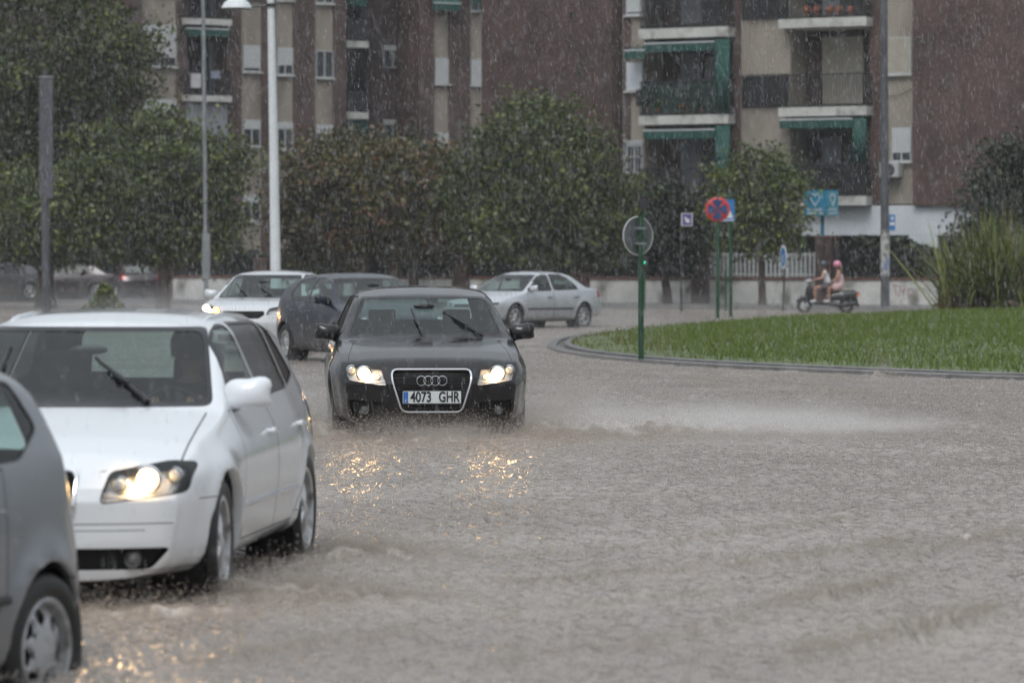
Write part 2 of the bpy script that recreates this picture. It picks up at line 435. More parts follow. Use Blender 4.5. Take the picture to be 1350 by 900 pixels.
def make_car(S):
    L_, Wd = S['L'], S['W']
    hw = Wd / 2
    ztop = smooth_interp(S['ztop'], S.get('zs', .03)); plan = smooth_interp(S['plan'], .04); zb = smooth_interp(S['zb'], .05)
    belt = smooth_interp(S['belt'], .1)
    tum = S.get('tumble', .42); crown = S.get('crown', .055)
    bow, bowr = S.get('bow', .26), S.get('bowr', .2)
    arches = [(S['fo'], 1), (S['fo'] + S['wb'], 1)]
    Ra = S['tyre'] + .045
    flare = S.get('flare', .016)
    zc, zrf = S['cowl'], S['roof']
    def section(l):
        zt = ztop(l); p = plan(l) * hw; zbb = zb(l)
        zsh = min(belt(l), zt - crown * .9)
        sw = S.get('shw', .955); wsh = p * (sw if zsh > .8 else sw + (.97 - sw) * min(1, (.8 - zsh) / .12))
        zm = min(.56, zsh - .08)
        cr = crown * min(1, .55 + (zt - .6) * .6)
        ze = max(zsh + .012, zt - cr)
        we = wsh - (ze - zsh) * tum - .012
        # hood area: edge closer to the shoulder
        key = [(0, zbb), (p * .84, zbb), (p * .95, zbb + .07), (p * 1.0, zm), (p * .992, (zm + zsh) / 2 + .03), (wsh, zsh),
               (we, ze), (we * .6, zt - cr * .22), (0, zt)]
        cnt = [3, 2, 7, 4, 5, 10, 5, 7]
        pts = []
        for i in range(len(cnt)):
            a, b = key[i], key[i + 1]
            for k in range(cnt[i]):
                t = k / cnt[i]; pts.append([a[0] + (b[0] - a[0]) * t, a[1] + (b[1] - a[1]) * t])
        pts.append([0, zt])
        for _ in range(3):
            q = [list(v) for v in pts]
            for i in range(1, len(pts) - 1):
                for c in (0, 1): q[i][c] = .25 * pts[i - 1][c] + .5 * pts[i][c] + .25 * pts[i + 1][c]
            # top centre stays smooth by mirror
            q[-1][1] = .5 * pts[-1][1] + .5 * pts[-2][1]
            pts = q
        return pts
    def g(l): return np.interp(l, [0, .5, S['cowl'] + .5, S['cowl'] + 1.3], [1, .75, .42, 0])
    def gr(l): return np.interp(L_ - l, [0, .5, 1.2, 1.8], [1, .7, .35, 0])
    bowp = S.get('bowp', 2.6)
    def warp(x, l, z):
        t = min(1.1, abs(x) / hw)
        y = l + bow * t ** bowp * g(l) - bowr * t ** 3 * gr(l)
        fz = (max(0, z - .56) * S.get('rake', .35) + max(0, .36 - z) * .25)
        y += fz * math.exp(-max(0, l) / .22)
        rz = max(0, .36 - z) * .3 + max(0, z - .7) * S.get('rrake', .12)
        y -= rz * math.exp(-max(0, L_ - l) / .2)
        xx = x
        if abs(x) > .5 * hw and z < .8:
            for la, _ in arches:
                d = math.hypot(y - la, z - S['tyre'])
                xx += math.copysign(flare * math.exp(-((d - Ra) / .07) ** 2) if d > Ra else flare * math.exp(-((d - Ra) / .03) ** 2), x)
        return Vector((xx, y, z))
    ls = [0, .012, .03, .055, .085, .12, .16]
    while ls[-1] < L_ - .2: ls.append(ls[-1] + .045)
    ls += [L_ - .12, L_ - .08, L_ - .05, L_ - .025, L_ - .008, L_]
    bm = bmesh.new(); rings = []
    for l in ls:
        s = section(l); ring = [bm.verts.new(warp(x, l, z)) for x, z in s] + [bm.verts.new(warp(-x, l, z)) for x, z in s[-2:0:-1]]
        rings.append((ring, s))
    n = len(rings[0][0])
    for a, b in zip(rings, rings[1:]):
        for i in range(n):
            j = (i + 1) % n; bm.faces.new((a[0][i], a[0][j], b[0][j], b[0][i]))
    # end caps
    for (ring, s), l, fl in ((rings[0], 0, False), (rings[-1], L_, True)):
        iS, iE = 5, 22          # side rows: from the bottom edge to just over the shoulder
        K = 24
        rows = []
        for i in range(iS - 4, len(s)):
            x, z = s[i]
            if i <= iE or True:
                rows.append([warp(x * (1 - 2 * k / K), l, z + (0 if i < iE else 0)) for k in range(K + 1)])
            if i >= 31: break
        top = s[31]
        vr = [[bm.verts.new(v) for v in r] for r in rows]
        for r0, r1 in zip(vr, vr[1:]):
            for k in range(K):
                f = (r0[k], r0[k + 1], r1[k + 1], r1[k])
                bm.faces.new(f if not fl else f[::-1])
        # close the crowned top: strip between last row and the crown line
        xe, ze_ = s[31]
        crownz = lambda xx: np.interp(abs(xx), [p_[0] for p_ in s[31:][::-1]], [p_[1] for p_ in s[31:][::-1]])
        tr = [bm.verts.new(warp(xe * (1 - 2 * k / K), l, float(crownz(xe * (1 - 2 * k / K))))) for k in range(K + 1)]
        for k in range(K):
            f = (vr[-1][k], vr[-1][k + 1], tr[k + 1], tr[k])
            try: bm.faces.new(f if not fl else f[::-1])
            except ValueError: pass
    bmesh.ops.remove_doubles(bm, verts=bm.verts, dist=.0015)
    bmesh.ops.recalc_face_normals(bm, faces=bm.faces)
    bm.normal_update()
    if sum(f.normal.z for f in bm.faces if f.calc_center_median().z > 1.2) < 0:
        bmesh.ops.reverse_faces(bm, faces=bm.faces)
    for f in bm.faces: f.smooth = True
    root = empty('car', (0, 0, 0))
    paint = S['paint']
    # wheel arches
    for la, _ in arches:
        for sg in (1, -1):
            arc = [(la + Ra * math.cos(t), S['tyre'] + Ra * math.sin(t)) for t in np.linspace(0, PI, 17)]
            pl = [(la + Ra, -.05)] + arc + [(la - Ra, -.05)]
            pl = [(la + Ra, .05)] + arc + [(la - Ra, .05)]
            fs = cut(bm, pl, 'side', lambda c, nn: c.x * sg > hw * .62)
            bmesh.ops.delete(bm, geom=fs, context='FACES')
    # lip around the arches: push the border inwards
    be = [e for e in bm.edges if e.is_boundary and all(abs(v.co.x) > hw * .55 and v.co.z > zb(v.co.y) + .05 for v in e.verts)]
    ar = [e for e in be if any(abs(math.hypot(v.co.y - la, v.co.z - S['tyre']) - Ra) < .02 for la, _ in arches for v in e.verts)]
    r_ = bmesh.ops.extrude_edge_only(bm, edges=ar)
    for v in r_['geom']:
        if isinstance(v, bmesh.types.BMVert): v.co.x -= math.copysign(.05, v.co.x)
    # side windows
    sidef = lambda sg: (lambda c, nn: c.x * sg > .3 and abs(nn.x) > .35)
    for w_ in S['windows']:
        poly, gl = w_[0], w_[1]
        pr = rpoly(poly, .035)
        for sg in (1, -1):
            fs = cut(bm, grow(pr, .014), 'side', sidef(sg))
            for f in fs: f.material_index = 1
            fs = cut(bm, pr, 'side', sidef(sg))
            extract(bm, fs, 'side_window', gl, root, -.004)
    # windscreen, rear window
    cx = S['wind']; pl = rpoly(cx, .05, 5)
    fs = cut(bm, pl, 'front', lambda c, nn: c.y < S['cowl'] + 1.3 and nn.y < -.12 and c.z > S['windz'] and nn.z > .1 and abs(nn.x) < .62)
    for f in fs: f.material_index = 1
    fs = cut(bm, rpoly(grow(cx, -S.get('frit', .022)), .05, 5), 'front', lambda c, nn: c.y < S['cowl'] + 1.3 and nn.y < -.12 and c.z > S['windz'] and nn.z > .1 and abs(nn.x) < .62)
    extract(bm, fs, 'windscreen', M_WIND, root, -.003)
    pl = rpoly(S['rear'], .06, 5)
    fs = cut(bm, pl, 'front', lambda c, nn: c.y > L_ * .6 and nn.y > .12 and nn.z > .02 and abs(nn.x) < .62)
    for f in fs: f.material_index = 1
    fs = cut(bm, rpoly(grow(S['rear'], -.02), .05, 5), 'front', lambda c, nn: c.y > L_ * .6 and nn.y > .12 and nn.z > .02 and abs(nn.x) < .62)
    extract(bm, fs, 'rear_window', S.get('rearglass', M_GLASS), root, -.003)
    ff = lambda c, nn: c.y < .85 and nn.y < -.05
    # headlamps
    if 'head' in S:
        for sg in (1, -1):
            hp = rpoly([(x * sg, z) for x, z in S['head']], .025)
            fs = cut(bm, grow(hp, .007), 'front', lambda c, nn: c.y < .85 and (nn.y < -.05 or abs(nn.x) > .5))
            for f in fs: f.material_index = 1
            fs = cut(bm, hp, 'front', lambda c, nn: c.y < .85 and (nn.y < -.05 or abs(nn.x) > .5))
            if not fs: continue
            cyy = sum(f.calc_center_median().y for f in fs) / len(fs)
            extract(bm, fs, 'headlight', M_REFL, root, -.055, keep=True)
            hl = [o for o in root.children if o.name.startswith('headlight')][-1]
            hl.name = 'lamp_reflector'
            lens = extract(bm, fs, 'headlight', M_LENS, root, 0)
            hl.parent = lens
            for (bx, bz, br, kind) in S['bulbs']:
                # find the surface depth there
                vy = min(((v.co.x - bx * sg) ** 2 + (v.co.z - bz) ** 2, v.co.y) for v in lens.data.vertices)[1]
                b = MB()
                if kind == 'on' and not (S.get('oneside') and sg != S['oneside']):
                    b.ball((bx * sg, vy + .035, bz), br, 1, .5, 1, 18, 10); b.build('lamp_bulb', S.get('bulbm', M_BULB), lens, smooth=True)
                    ld = bpy.data.lights.new('lamp_glow', 'POINT'); ld.energy = S.get('glow', 3.2); ld.color = (1.0, .62, .28); ld.shadow_soft_size = .035
                    lo = bpy.data.objects.new('lamp_glow', ld); COL.objects.link(lo); lo.parent = lens; lo.location = (bx * sg, vy - .03, bz)
                elif kind == 'side':
                    b.ball((bx * sg, vy + .03, bz), br, 1, .5, 1); b.build('side_lamp', M_BULB2, lens, smooth=True)
                elif kind == 'amber':
                    if S.get('oneside') and sg != S['oneside']: continue
                    b.ball((bx * sg, vy - .005, bz), br, 1, .5, 1); b.build('indicator_lamp', S.get('ambm', M_AMBER), lens, smooth=True)
                else:
                    b.ball((bx * sg, vy + .04, bz), br, 1, .5, 1); b.build('unlit_lamp', M_OFFBULB, lens, smooth=True)
                b = MB(); b.lathe([(br * 1.15, 0), (br * 1.35, -.012), (br * 1.25, -.03)], 24, Matrix.Translation((bx * sg, vy + .03, bz)) @ Matrix.Rotation(R(90), 4, 'X'), cap=False)
                b.build('lamp_bezel', M_CHROME, lens, smooth=True)
    # grille
    if 'grille' in S:
        for gp, gr_ in S['grille']:
            pl = rpoly(gp, gr_)
            fs = cut(bm, pl, 'front', ff)
            if not fs: continue
            ys = [v.co.y for f in fs for v in f.verts]
            surf = [(v.co.x, v.co.z, v.co.y) for f in fs for v in f.verts]
            go = extract(bm, fs, 'grille', M_GAP, root, -.03)
            def yat(x, z, surf=surf): return min(((a - x) ** 2 + (b_ - z) ** 2, y) for a, b_, y in surf)[1]
            if S.get('slats', True):
                b = MB(); z0 = min(p[1] for p in gp); z1 = max(p[1] for p in gp)
                zz = z0 + .035
                while zz < z1 - .02:
                    # width at this height
                    xs = []
                    for i in range(len(pl)):
                        p, q = pl[i], pl[(i + 1) % len(pl)]
                        if (p[1] - zz) * (q[1] - zz) < 0: xs.append(p[0] + (q[0] - p[0]) * (zz - p[1]) / (q[1] - p[1]))
                    if len(xs) >= 2:
                        a, c = min(xs), max(xs)
                        b.tube([(a + (c - a) * t, yat(a + (c - a) * t, zz) + .008, zz) for t in np.linspace(0, 1, 9)], .0055, 4)
                    zz += .027
                b.build('grille_slats', M_BLACK, go)
            if S.get('gframe'):
                pts = [(x, yat(x, z) - .004, z) for x, z in pl]; pts.append(pts[0]); pts.append(pts[1])
                b = MB(); b.tube(pts, S['gframe'], 8, cap=False); b.build('grille_frame', M_CHROME, go, smooth=True)
            S['_yat'] = yat; S['_grille'] = go
    for ip, mm in S.get('intakes', []):
        pl = rpoly(ip, .03)
        fs = cut(bm, pl, 'front', ff)
        io = extract(bm, fs, 'air_intake', mm, root, -.03)
        if io: S['_intake'] = io
    # tail lamps
    if 'tail' in S:
        for sg in (1, -1):
            hp = rpoly([(x * sg, z) for x, z in S['tail']], .02)
            fs = cut(bm, hp, 'front', lambda c, nn: c.y > L_ - S.get('tailwrap', .34) and (nn.y > .05 or abs(nn.x) > .5))
            extract(bm, fs, 'tail_light', M_RED, root, .004)
    # doors (with handles), each its own part inside a dark gap
    for dp in S.get('doors', []):
        for sg in (1, -1):
            fs = cut(bm, grow(dp, .005), 'side', lambda c, nn: c.x * sg > hw * .5 and c.z < belt(c.y) + .02 and abs(nn.x) > .2)
            for f in fs:
                if f.material_index == 0: f.material_index = 2
            fs = cut(bm, grow(dp, -.002), 'side', lambda c, nn: c.x * sg > hw * .5 and c.z < belt(c.y) + .02 and abs(nn.x) > .2)
            fs = [f for f in fs if f.material_index in (0, 2)]
            d = extract(bm, fs, 'door', paint, root, 0)
            if d:
                hx, hz = max(p[0] for p in dp) - .16, S.get('handlez', .78)
                vy = min(((v.co.y - hx) ** 2 + (v.co.z - hz) ** 2, abs(v.co.x)) for v in d.data.vertices)[1]
                b = MB(); b.tube([(sg * (vy - .005), hx - .09, hz), (sg * (vy + .028), hx - .07, hz), (sg * (vy + .03), hx + .07, hz), (sg * (vy - .005), hx + .09, hz)], .012, 8)
                b.build('handle', S.get('handlem', paint), d, smooth=True)
                if S.get('mould'):
                    y0, y1 = min(p[0] for p in dp) + .02, max(p[0] for p in dp) - .02
                    mz, mh, mmat = S['mould']
                    pts = []
                    for t in np.linspace(0, 1, 8):
                        yy = y0 + (y1 - y0) * t
                        if any(abs(math.hypot(yy - la, mz - S['tyre'])) < Ra + .03 for la, _ in arches): continue
                        xx = min(((v.co.y - yy) ** 2 + (v.co.z - mz) ** 2, abs(v.co.x)) for v in d.data.vertices)[1]
                        pts.append((sg * (xx + .0), yy, mz))
                    if len(pts) > 1:
                        b = MB(); b.tube(pts, mh, 8, flat=1); b.build('side_moulding', mmat, d, smooth=True)
    # shut lines across bonnet / bumper: thin dark strips
    for ax, pl, fl_ in S.get('lines', []):
        for sg in (1, -1):
            p = [(a * sg, b_) for a, b_ in pl] if ax in ('front', 'top') else pl
            filt = {'bonnet': lambda c, nn: c.y < S['cowl'] + .4 and nn.z > .3, 'nose': lambda c, nn: c.y < .9 and nn.y < .2,
                    'side': lambda c, nn: c.x * sg > hw * .5, 'tail': lambda c, nn: c.y > L_ - .7}[fl_]
            fs = cut(bm, p, ax, filt)
            for f in fs:
                if f.material_index == 0: f.material_index = 2
    # lower body cladding
    if S.get('clad'):
        for f in bm.faces:
            if f.material_index == 0 and f.calc_center_median().z < S['clad']: f.material_index = 1
    me = bpy.data.meshes.new('body'); bm.to_mesh(me); bm.free()
    for q in (paint, M_BLACK, M_GAP): me.materials.append(q)
    body = link('body', me, None, root)
    # liners
    for la, _ in arches:
        for sg in (1, -1):
            b = MB()
            M = Matrix.Translation((sg * (hw - .20), la, S['tyre'])) @ Matrix.Rotation(R(90) * sg, 4, 'Y')
            b.lathe([(0.01, -.12), (Ra + .012, -.12), (Ra + .012, .13)], 32, M, cap=False)
            b.build('wheel_arch_liner', M_LINER, root)
    # wheels
    tr = hw - .125
    for la, fr in ((S['fo'], 1), (S['fo'] + S['wb'], 0)):
        for sg in (1, -1):
            wheel(root, sg * tr, la, S['tyre'], sg, S['rim'], rimr=S.get('rimr', .2), steer=S.get('steer', 0) if fr else 0)
    # mirrors
    my, mz = S['mirror']; MO = S.get('mo', .105)
    for sg in (1, -1):
        b = MB()
        mx = hw * S.get('shw', .955) - (mz - belt(my)) * tum
        b.ball((sg * (mx + MO), my, mz), 1, .112, .07, .085, 20, 14)
        for i, v in enumerate(b.v):
            x, y, z = v
            if y > my + .012: y = my + .012 + (y - my - .012) * .15
            dx_ = (abs(x) - mx - MO) / .112; dz_ = (z - mz) / .085; k_ = 1 + .30 * (dx_ * dz_) ** 2 * 4 * (abs(dx_ * dz_) > 0); x = sg * (mx + MO + dx_ * .112 * min(k_, 1.28)); z = mz + dz_ * .085 * min(k_, 1.28)
            if z < mz - .045: z = mz - .045 + (z - mz + .045) * .35
            z += (abs(x) - mx - MO) * .10
            b.v[i] = (x, y, z)
        o = b.build('wing_mirror', S.get('mirm', paint), root, smooth=True)
        b = MB(); b.tube([(sg * (mx - .02), my + .02, mz - .055), (sg * (mx + .05), my + .01, mz - .045)], [.035, .028], 8); b.build('mirror_arm', M_BLACK, o, smooth=True)
        b = MB(); b.box(sg * (mx + MO) - .09, sg * (mx + MO) + .09, my + .0235, my + .0265, mz - .04, mz + .05); b.build('mirror_glass', M_CHROME, o)
    # interior
    c0 = S['cowl'] + .25
    b = MB(); b.prism([(c0 - .1, S['windz'] - .14), (c0 + .45, S['windz'] - .02), (c0 + .62, S['windz'] - .1), (c0 + .6, .6), (c0 - .1, .6)], -hw * .78, hw * .78,
                     Matrix(((0, 0, 1, 0), (1, 0, 0, 0), (0, 1, 0, 0), (0, 0, 0, 1))))
    b.build('dashboard', M_INT, root)
    for sx in (-.36, .36):
        b = MB()
        Mx = Matrix.Translation((sx, c0 + 1.25, .35)) @ Matrix.Rotation(R(-14), 4, 'X')
        b.box(-.24, .24, -.06, .07, .0, .62, Mx); b.box(-.24, .24, -.5, .0, -.02, .14, Matrix.Translation((sx, c0 + 1.2, .38)))
        b.box(-.13, .13, -.04, .05, .67, .86, Mx); b.box(-.05, .05, -.01, .01, .6, .7, Mx)
        b.build('front_seat', M_SEAT, root, bevel=.03, smooth=True)
    b = MB(); yb = S.get('rearseat', c0 + 2.1); Mx = Matrix.Translation((0, yb, .4)) @ Matrix.Rotation(R(-16), 4, 'X')
    b.box(-.62, .62, -.07, .07, 0, .55, Mx)
    for sx in (-.38, .38): b.box(sx - .11, sx + .11, -.04, .04, .55, .68, Mx)
    b.build('rear_seat', M_SEAT, root, bevel=.03, smooth=True)
    b = MB(); b.lathe([(.17 + .014 * math.cos(t), .014 * math.sin(t)) for t in np.linspace(0, 2 * PI, 9)[:-1]], 28,
                     Matrix.Translation((S.get('wheelx', .36), c0 + .62, S['windz'] - .07)) @ Matrix.Rotation(R(62), 4, 'X'), close=True)
    b.build('steering_wheel', M_BLACK, root, smooth=True)
    b = MB(); b.ball((0, c0 + .33, S['mirin'] if 'mirin' in S else zrf - .20), 1, .10, .015, .026); b.build('rear_view_mirror', M_BLACK, root, smooth=True)
    # wipers: list of (x0,z0,x1,z1) in front view, on the windscreen
    wo = [o for o in root.children if o.name.startswith('windscreen')][0]
    wv = [tuple(v.co) for v in wo.data.vertices]
    def ys(x, z):
        c = sorted(((a - x) ** 2 + (q - z) ** 2, y) for a, y, q in wv)[:3]
        w = [1 / (d + 1e-4) for d, _ in c]; return sum(a * y for a, (_, y) in zip(w, c)) / sum(w)
    for (x0, z0, x1, z1) in S.get('wipers', []):
        b = MB(); P = []
        for t in np.linspace(0, 1, 9):
            x, z = x0 + (x1 - x0) * t, z0 + (z1 - z0) * t; P.append(Vector((x, ys(x, z) - .03 - .01 * math.sin(PI * t), z)))
        b.tube(P[:6], [.016, .014, .012, .011, .01, .008], 6)
        Q = [p + Vector((0, .012, -.004)) for p in P[3:]]
        b.tube(Q, .009, 6); b.tube([Q[0] + Vector((.03 * (1 if x1 < x0 else -1), 0, -.03)), Q[1]], .009, 6)
        b.tube([P[3] + Vector((0, 0, .006)), P[4], P[6]], [.012, .018, .010], 6)
        b.build('wiper', M_BLACK, root, smooth=True)
    if S.get('aerial'):
        b = MB(); ax_, ay, az, al = S['aerial']; b.tube([(ax_, ay, az - .02), (ax_, ay + al * .5, az + al)], [.006, .003], 6); b.build('aerial', M_BLACK, root)
    if S.get('rails'):
        y0, y1, xr = S['rails']
        for sg in (1, -1):
            b = MB(); pts = []
            for t in np.linspace(0, 1, 15):
                yy = y0 + (y1 - y0) * t; zz = ztop(yy) - crown + .032 * math.sin(PI * t) ** .35
                zz = ztop(yy) - crown * .9 + .018 * min(1, t * 8, (1 - t) * 8)
                pts.append((sg * (xr - .02 * abs(t - .5)), yy, zz))
            b.tube(pts, .012, 8); b.build('roof_rail', S['railm'], root, smooth=True)
    # number plate
    if S.get('plate'):
        px_, pz, txt = S['plate']; yy = (S['_yat'](0, pz) if '_yat' in S else -.02) - .022
        b = MB(); b.box(px_ - .26, px_ + .26, yy, yy + .014, pz - .055, pz + .055); po = b.build('number_plate', M_PLATE, root, bevel=.003)
        b = MB(); b.box(px_ - .256, px_ - .213, yy - .0025, yy + .001, pz - .051, pz + .051); b.build('country_strip', M_PBLUE, po)
        if txt:
            text_mesh('plate_lettering', txt[0], .128, M_PTXT, po, Matrix.Translation((px_ - .098, yy - .003, pz)) @ FACE, .001, .74, bold=.0028)
            text_mesh('plate_lettering', txt[1], .128, M_PTXT, po, Matrix.Translation((px_ + .152, yy - .003, pz)) @ FACE, .001, .70, bold=.0028)
            text_mesh('plate_lettering', 'E', .032, M_PLATE, po, Matrix.Translation((px_ - .2345, yy - .004, pz - .03)) @ FACE, .001, 1)
    if S.get('rings'):
        zr, rr = S['rings']; yy = S['_yat'](0, zr) - .014
        b = MB()
        for k in range(4):
            cxr = (k - 1.5) * rr * 1.52
            b.lathe([(rr + .0048 * math.cos(t), .0048 * math.sin(t)) for t in np.linspace(0, 2 * PI, 7)[:-1]], 32,
                    Matrix.Translation((cxr, yy - (.002 if k % 2 else 0), zr)) @ Matrix.Rotation(R(90), 4, 'X'), close=True)
        b.build('ring_emblem', M_CHROME, S['_grille'], smooth=True)
    if S.get('fogs'):
        for fx, fz, fr_ in S['fogs']:
            for sg in (1, -1):
                b = MB(); b.lathe([(0, .0), (fr_ * .8, -.01), (fr_, .01), (fr_, -.02)], 20, Matrix.Translation((sg * fx, bow * (fx / hw) ** bowp + S.get('fogy', -.005), fz)) @ Matrix.Rotation(R(90), 4, 'X'))
                b.build('fog_lamp', M_FOG, root, smooth=True)
    return root

def place(root, name, label, cat, local, world, phi, group=None):
    """world position of a local point; phi: the car's rear points to (sin phi, cos phi); geometry is re-based on the middle of the wheelbase"""
    root.name = name; tag(root, label, cat, group)
    return _place(root, local, world, phi)
def _place(root, local, world, phi):
    Rz = Matrix.Rotation(-R(phi), 4, 'Z')
    root.rotation_euler = (0, 0, -R(phi))
    root.location = Vector(world) - Rz @ Vector(local)
def rebase(root, off):
    """move the origin of the empty to the car's middle"""
    for c in root.children: c.location = c.location - Vector(off)
P_WHITE = wet_paint('white_car_paint', (.74, .77, .80), rough=.24, spray=.14)
P_BLACK = wet_paint('black_car_paint', (.006, .006, .007), rough=.22, spray=.04, spec=.15, coat=.75)
P_SILV = wet_paint('silver_car_paint', (.25, .265, .285), metal=.7, rough=.30, spray=.2)
P_BLUE = wet_paint('dark_blue_car_paint', (.009, .012, .024), metal=.1, rough=.3, spray=.15, spec=.2, coat=.45)
P_SILV2 = wet_paint('pale_silver_car_paint', (.52, .54, .57), metal=.45, rough=.34, spray=.35)
P_WHITE2 = wet_paint('grey_white_car_paint', (.56, .58, .60), rough=.3, spray=.3)
P_DARK = wet_paint('dark_red_car_paint', (.03, .018, .02), metal=.2, rough=.3, spray=.5)
P_GREY = wet_paint('dark_grey_car_paint', (.05, .055, .06), metal=.3, rough=.3, spray=.5)

plan_std = lambda L: [(0, .84), (.08, .91), (.3, .965), (.75, 1), (L - 1.1, 1), (L - .45, .975), (L - .12, .92), (L, .87)]
A3 = dict(shw=.905, mo=.10, L=4.286, W=1.765, fo=.87, wb=2.578, tyre=.316, rimr=.222, rim=('spoke', 5, .03, .052), paint=P_WHITE, cowl=1.18, roof=1.423,
    ztop=[(0, .60), (.04, .70), (.14, .765), (.45, .84), (.85, .915), (1.12, .965), (1.2, .985), (1.95, 1.355), (2.25, 1.405), (2.75, 1.423), (3.35, 1.40), (3.75, 1.345), (3.86, 1.30), (4.16, .98), (4.25, .90), (4.286, .80)],
    plan=[(0, .84), (.08, .91), (.3, .965), (.75, 1), (3.1, 1), (3.75, .965), (4.1, .91), (4.286, .85)], zb=[(0, .19), (.5, .17), (3.6, .18), (4.286, .27)], belt=[(0, .66), (.35, .77), (1.2, .905), (4.2, .985)],
    wind=[(-.722, .955), (.722, .955), (.560, 1.335), (-.560, 1.335)], windz=.94, rear=[(-.58, .99), (.58, .99), (.49, 1.30), (-.49, 1.30)],
    windows=[([(1.48, .955), (2.30, .975), (2.30, 1.335), (2.10, 1.325), (1.92, 1.27)], M_GLASS),
             ([(2.38, .978), (3.18, 1.0), (3.16, 1.335), (2.38, 1.34)], M_PRIV),
             ([(3.24, 1.005), (3.62, 1.06), (3.42, 1.30), (3.24, 1.33)], M_PRIV)],
    head=[(.425, .555), (.785, .60), (.80, .725), (.70, .735), (.455, .69)], bulbs=[(.615, .657, .050, 'on'), (.50, .635, .032, 'off'), (.725, .672, .030, 'off')], mirin=1.22,
    grille=[([(-.31, .70), (.31, .70), (.30, .50), (.235, .37), (-.235, .37), (-.30, .50)], .05)], gframe=.011,
    intakes=[([(-.73, .345), (.73, .345), (.64, .245), (-.64, .245)], M_GAP)],
    fogs=[(.57, .293, .04)], tail=[(.50, .66), (.85, .68), (.86, .90), (.62, .88)],
    doors=[[(1.33, .30), (2.33, .30), (2.35, .96), (1.38, .93)], [(2.345, .30), (2.95, .30), (3.22, .62), (3.27, 1.0), (2.365, .965)]], handlez=.80, mould=(.47, .016, P_WHITE),
    lines=[('front', [(0, .712), (.42, .694), (.80, .762), (.80, .766), (.42, .699), (0, .717)], 'nose'), ('front', [(.0, .455), (.74, .455), (.74, .460), (0, .460)], 'nose'), ('front', [(.0, .425), (.62, .425), (.62, .429), (0, .429)], 'nose'), ('top', [(.742, .30), (.750, .30), (.712, 1.20), (.704, 1.20)], 'bonnet'), ('front', [(.60, .235), (.82, .240), (.82, .244), (.60, .239)], 'nose'),
           ('side', [(1.30, .335), (3.05, .335), (3.05, .340), (1.30, .340)], 'side'),
           ('side', [(.40, .555), (.60, .555), (.60, .560), (.40, .560)], 'side')],
    mirror=(1.50, 1.0), wipers=[(.42, .98, .07, 1.19), (-.38, .97, -.40, 1.24)], rails=(2.15, 3.72, .515), railm=P_WHITE,
    bow=.30, bowp=2.8, flare=.022, steer=R(2), tumble=.42)

A4 = dict(shw=.93, L=4.586, W=1.79, fo=.90, wb=2.648, tyre=.316, rimr=.215, rim=('spoke', 7, .022, .03), paint=P_BLACK, cowl=1.22, roof=1.427,
    ztop=[(0, .60), (.05, .71), (.16, .785), (.5, .86), (.95, .925), (1.2, .955), (1.28, .97), (2.05, 1.345), (2.4, 1.405), (2.85, 1.427), (3.25, 1.40), (3.45, 1.36), (3.95, 1.07), (4.1, 1.03), (4.45, 1.0), (4.53, .95), (4.586, .8)],
    plan=plan_std(4.586), zb=[(0, .17), (.5, .17), (3.9, .18), (4.586, .27)], belt=[(0, .68), (.35, .80), (1.3, .915), (4.4, .98)],
    wind=[(-.735, .945), (.735, .945), (.595, 1.325), (-.595, 1.325)], windz=.93, rear=[(-.60, 1.06), (.60, 1.06), (.50, 1.34), (-.50, 1.34)],
    windows=[([(1.50, .965), (2.42, .98), (2.42, 1.325), (2.12, 1.315), (1.92, 1.27)], M_GLASS),
             ([(2.50, .985), (3.26, 1.0), (3.16, 1.28), (2.98, 1.325), (2.50, 1.335)], M_GLASS)],
    head=[(.405, .545), (.74, .595), (.80, .64), (.795, .745), (.46, .725)], bulbs=[(.60, .652, .054, 'on'), (.49, .625, .024, 'side'), (.71, .68, .036, 'off')], mirin=1.235,
    grille=[([(-.352, .690), (.352, .690), (.355, .60), (.265, .315), (-.265, .315), (-.355, .60)], .055)], gframe=.011,
    intakes=[([(.42, .40), (.74, .42), (.70, .27), (.46, .25)], M_GAP), ([(-.42, .40), (-.74, .42), (-.70, .27), (-.46, .25)], M_GAP)],
    fogs=[(.60, .33, .042)], tail=[(.50, .70), (.85, .72), (.86, .93), (.60, .92)],
    doors=[[(1.40, .30), (2.45, .30), (2.47, .955), (1.44, .935)], [(2.465, .30), (3.10, .30), (3.36, .62), (3.42, .98), (2.485, .96)]], handlez=.81,
    lines=[('front', [(0, .722), (.44, .735), (.80, .785), (.80, .790), (.44, .740), (0, .727)], 'nose'),
           ('top', [(.74, .35), (.745, .35), (.66, 1.3), (.655, 1.3)], 'bonnet')],
    mirror=(1.62, .985), wipers=[(.53, .965, .18, 1.19), (-.02, .955, -.12, 1.22)], bow=.30, bowp=2.8, tumble=.43, flare=.02,
    plate=(0, .445, ('4073', 'GHR')), rings=(.592, .041))

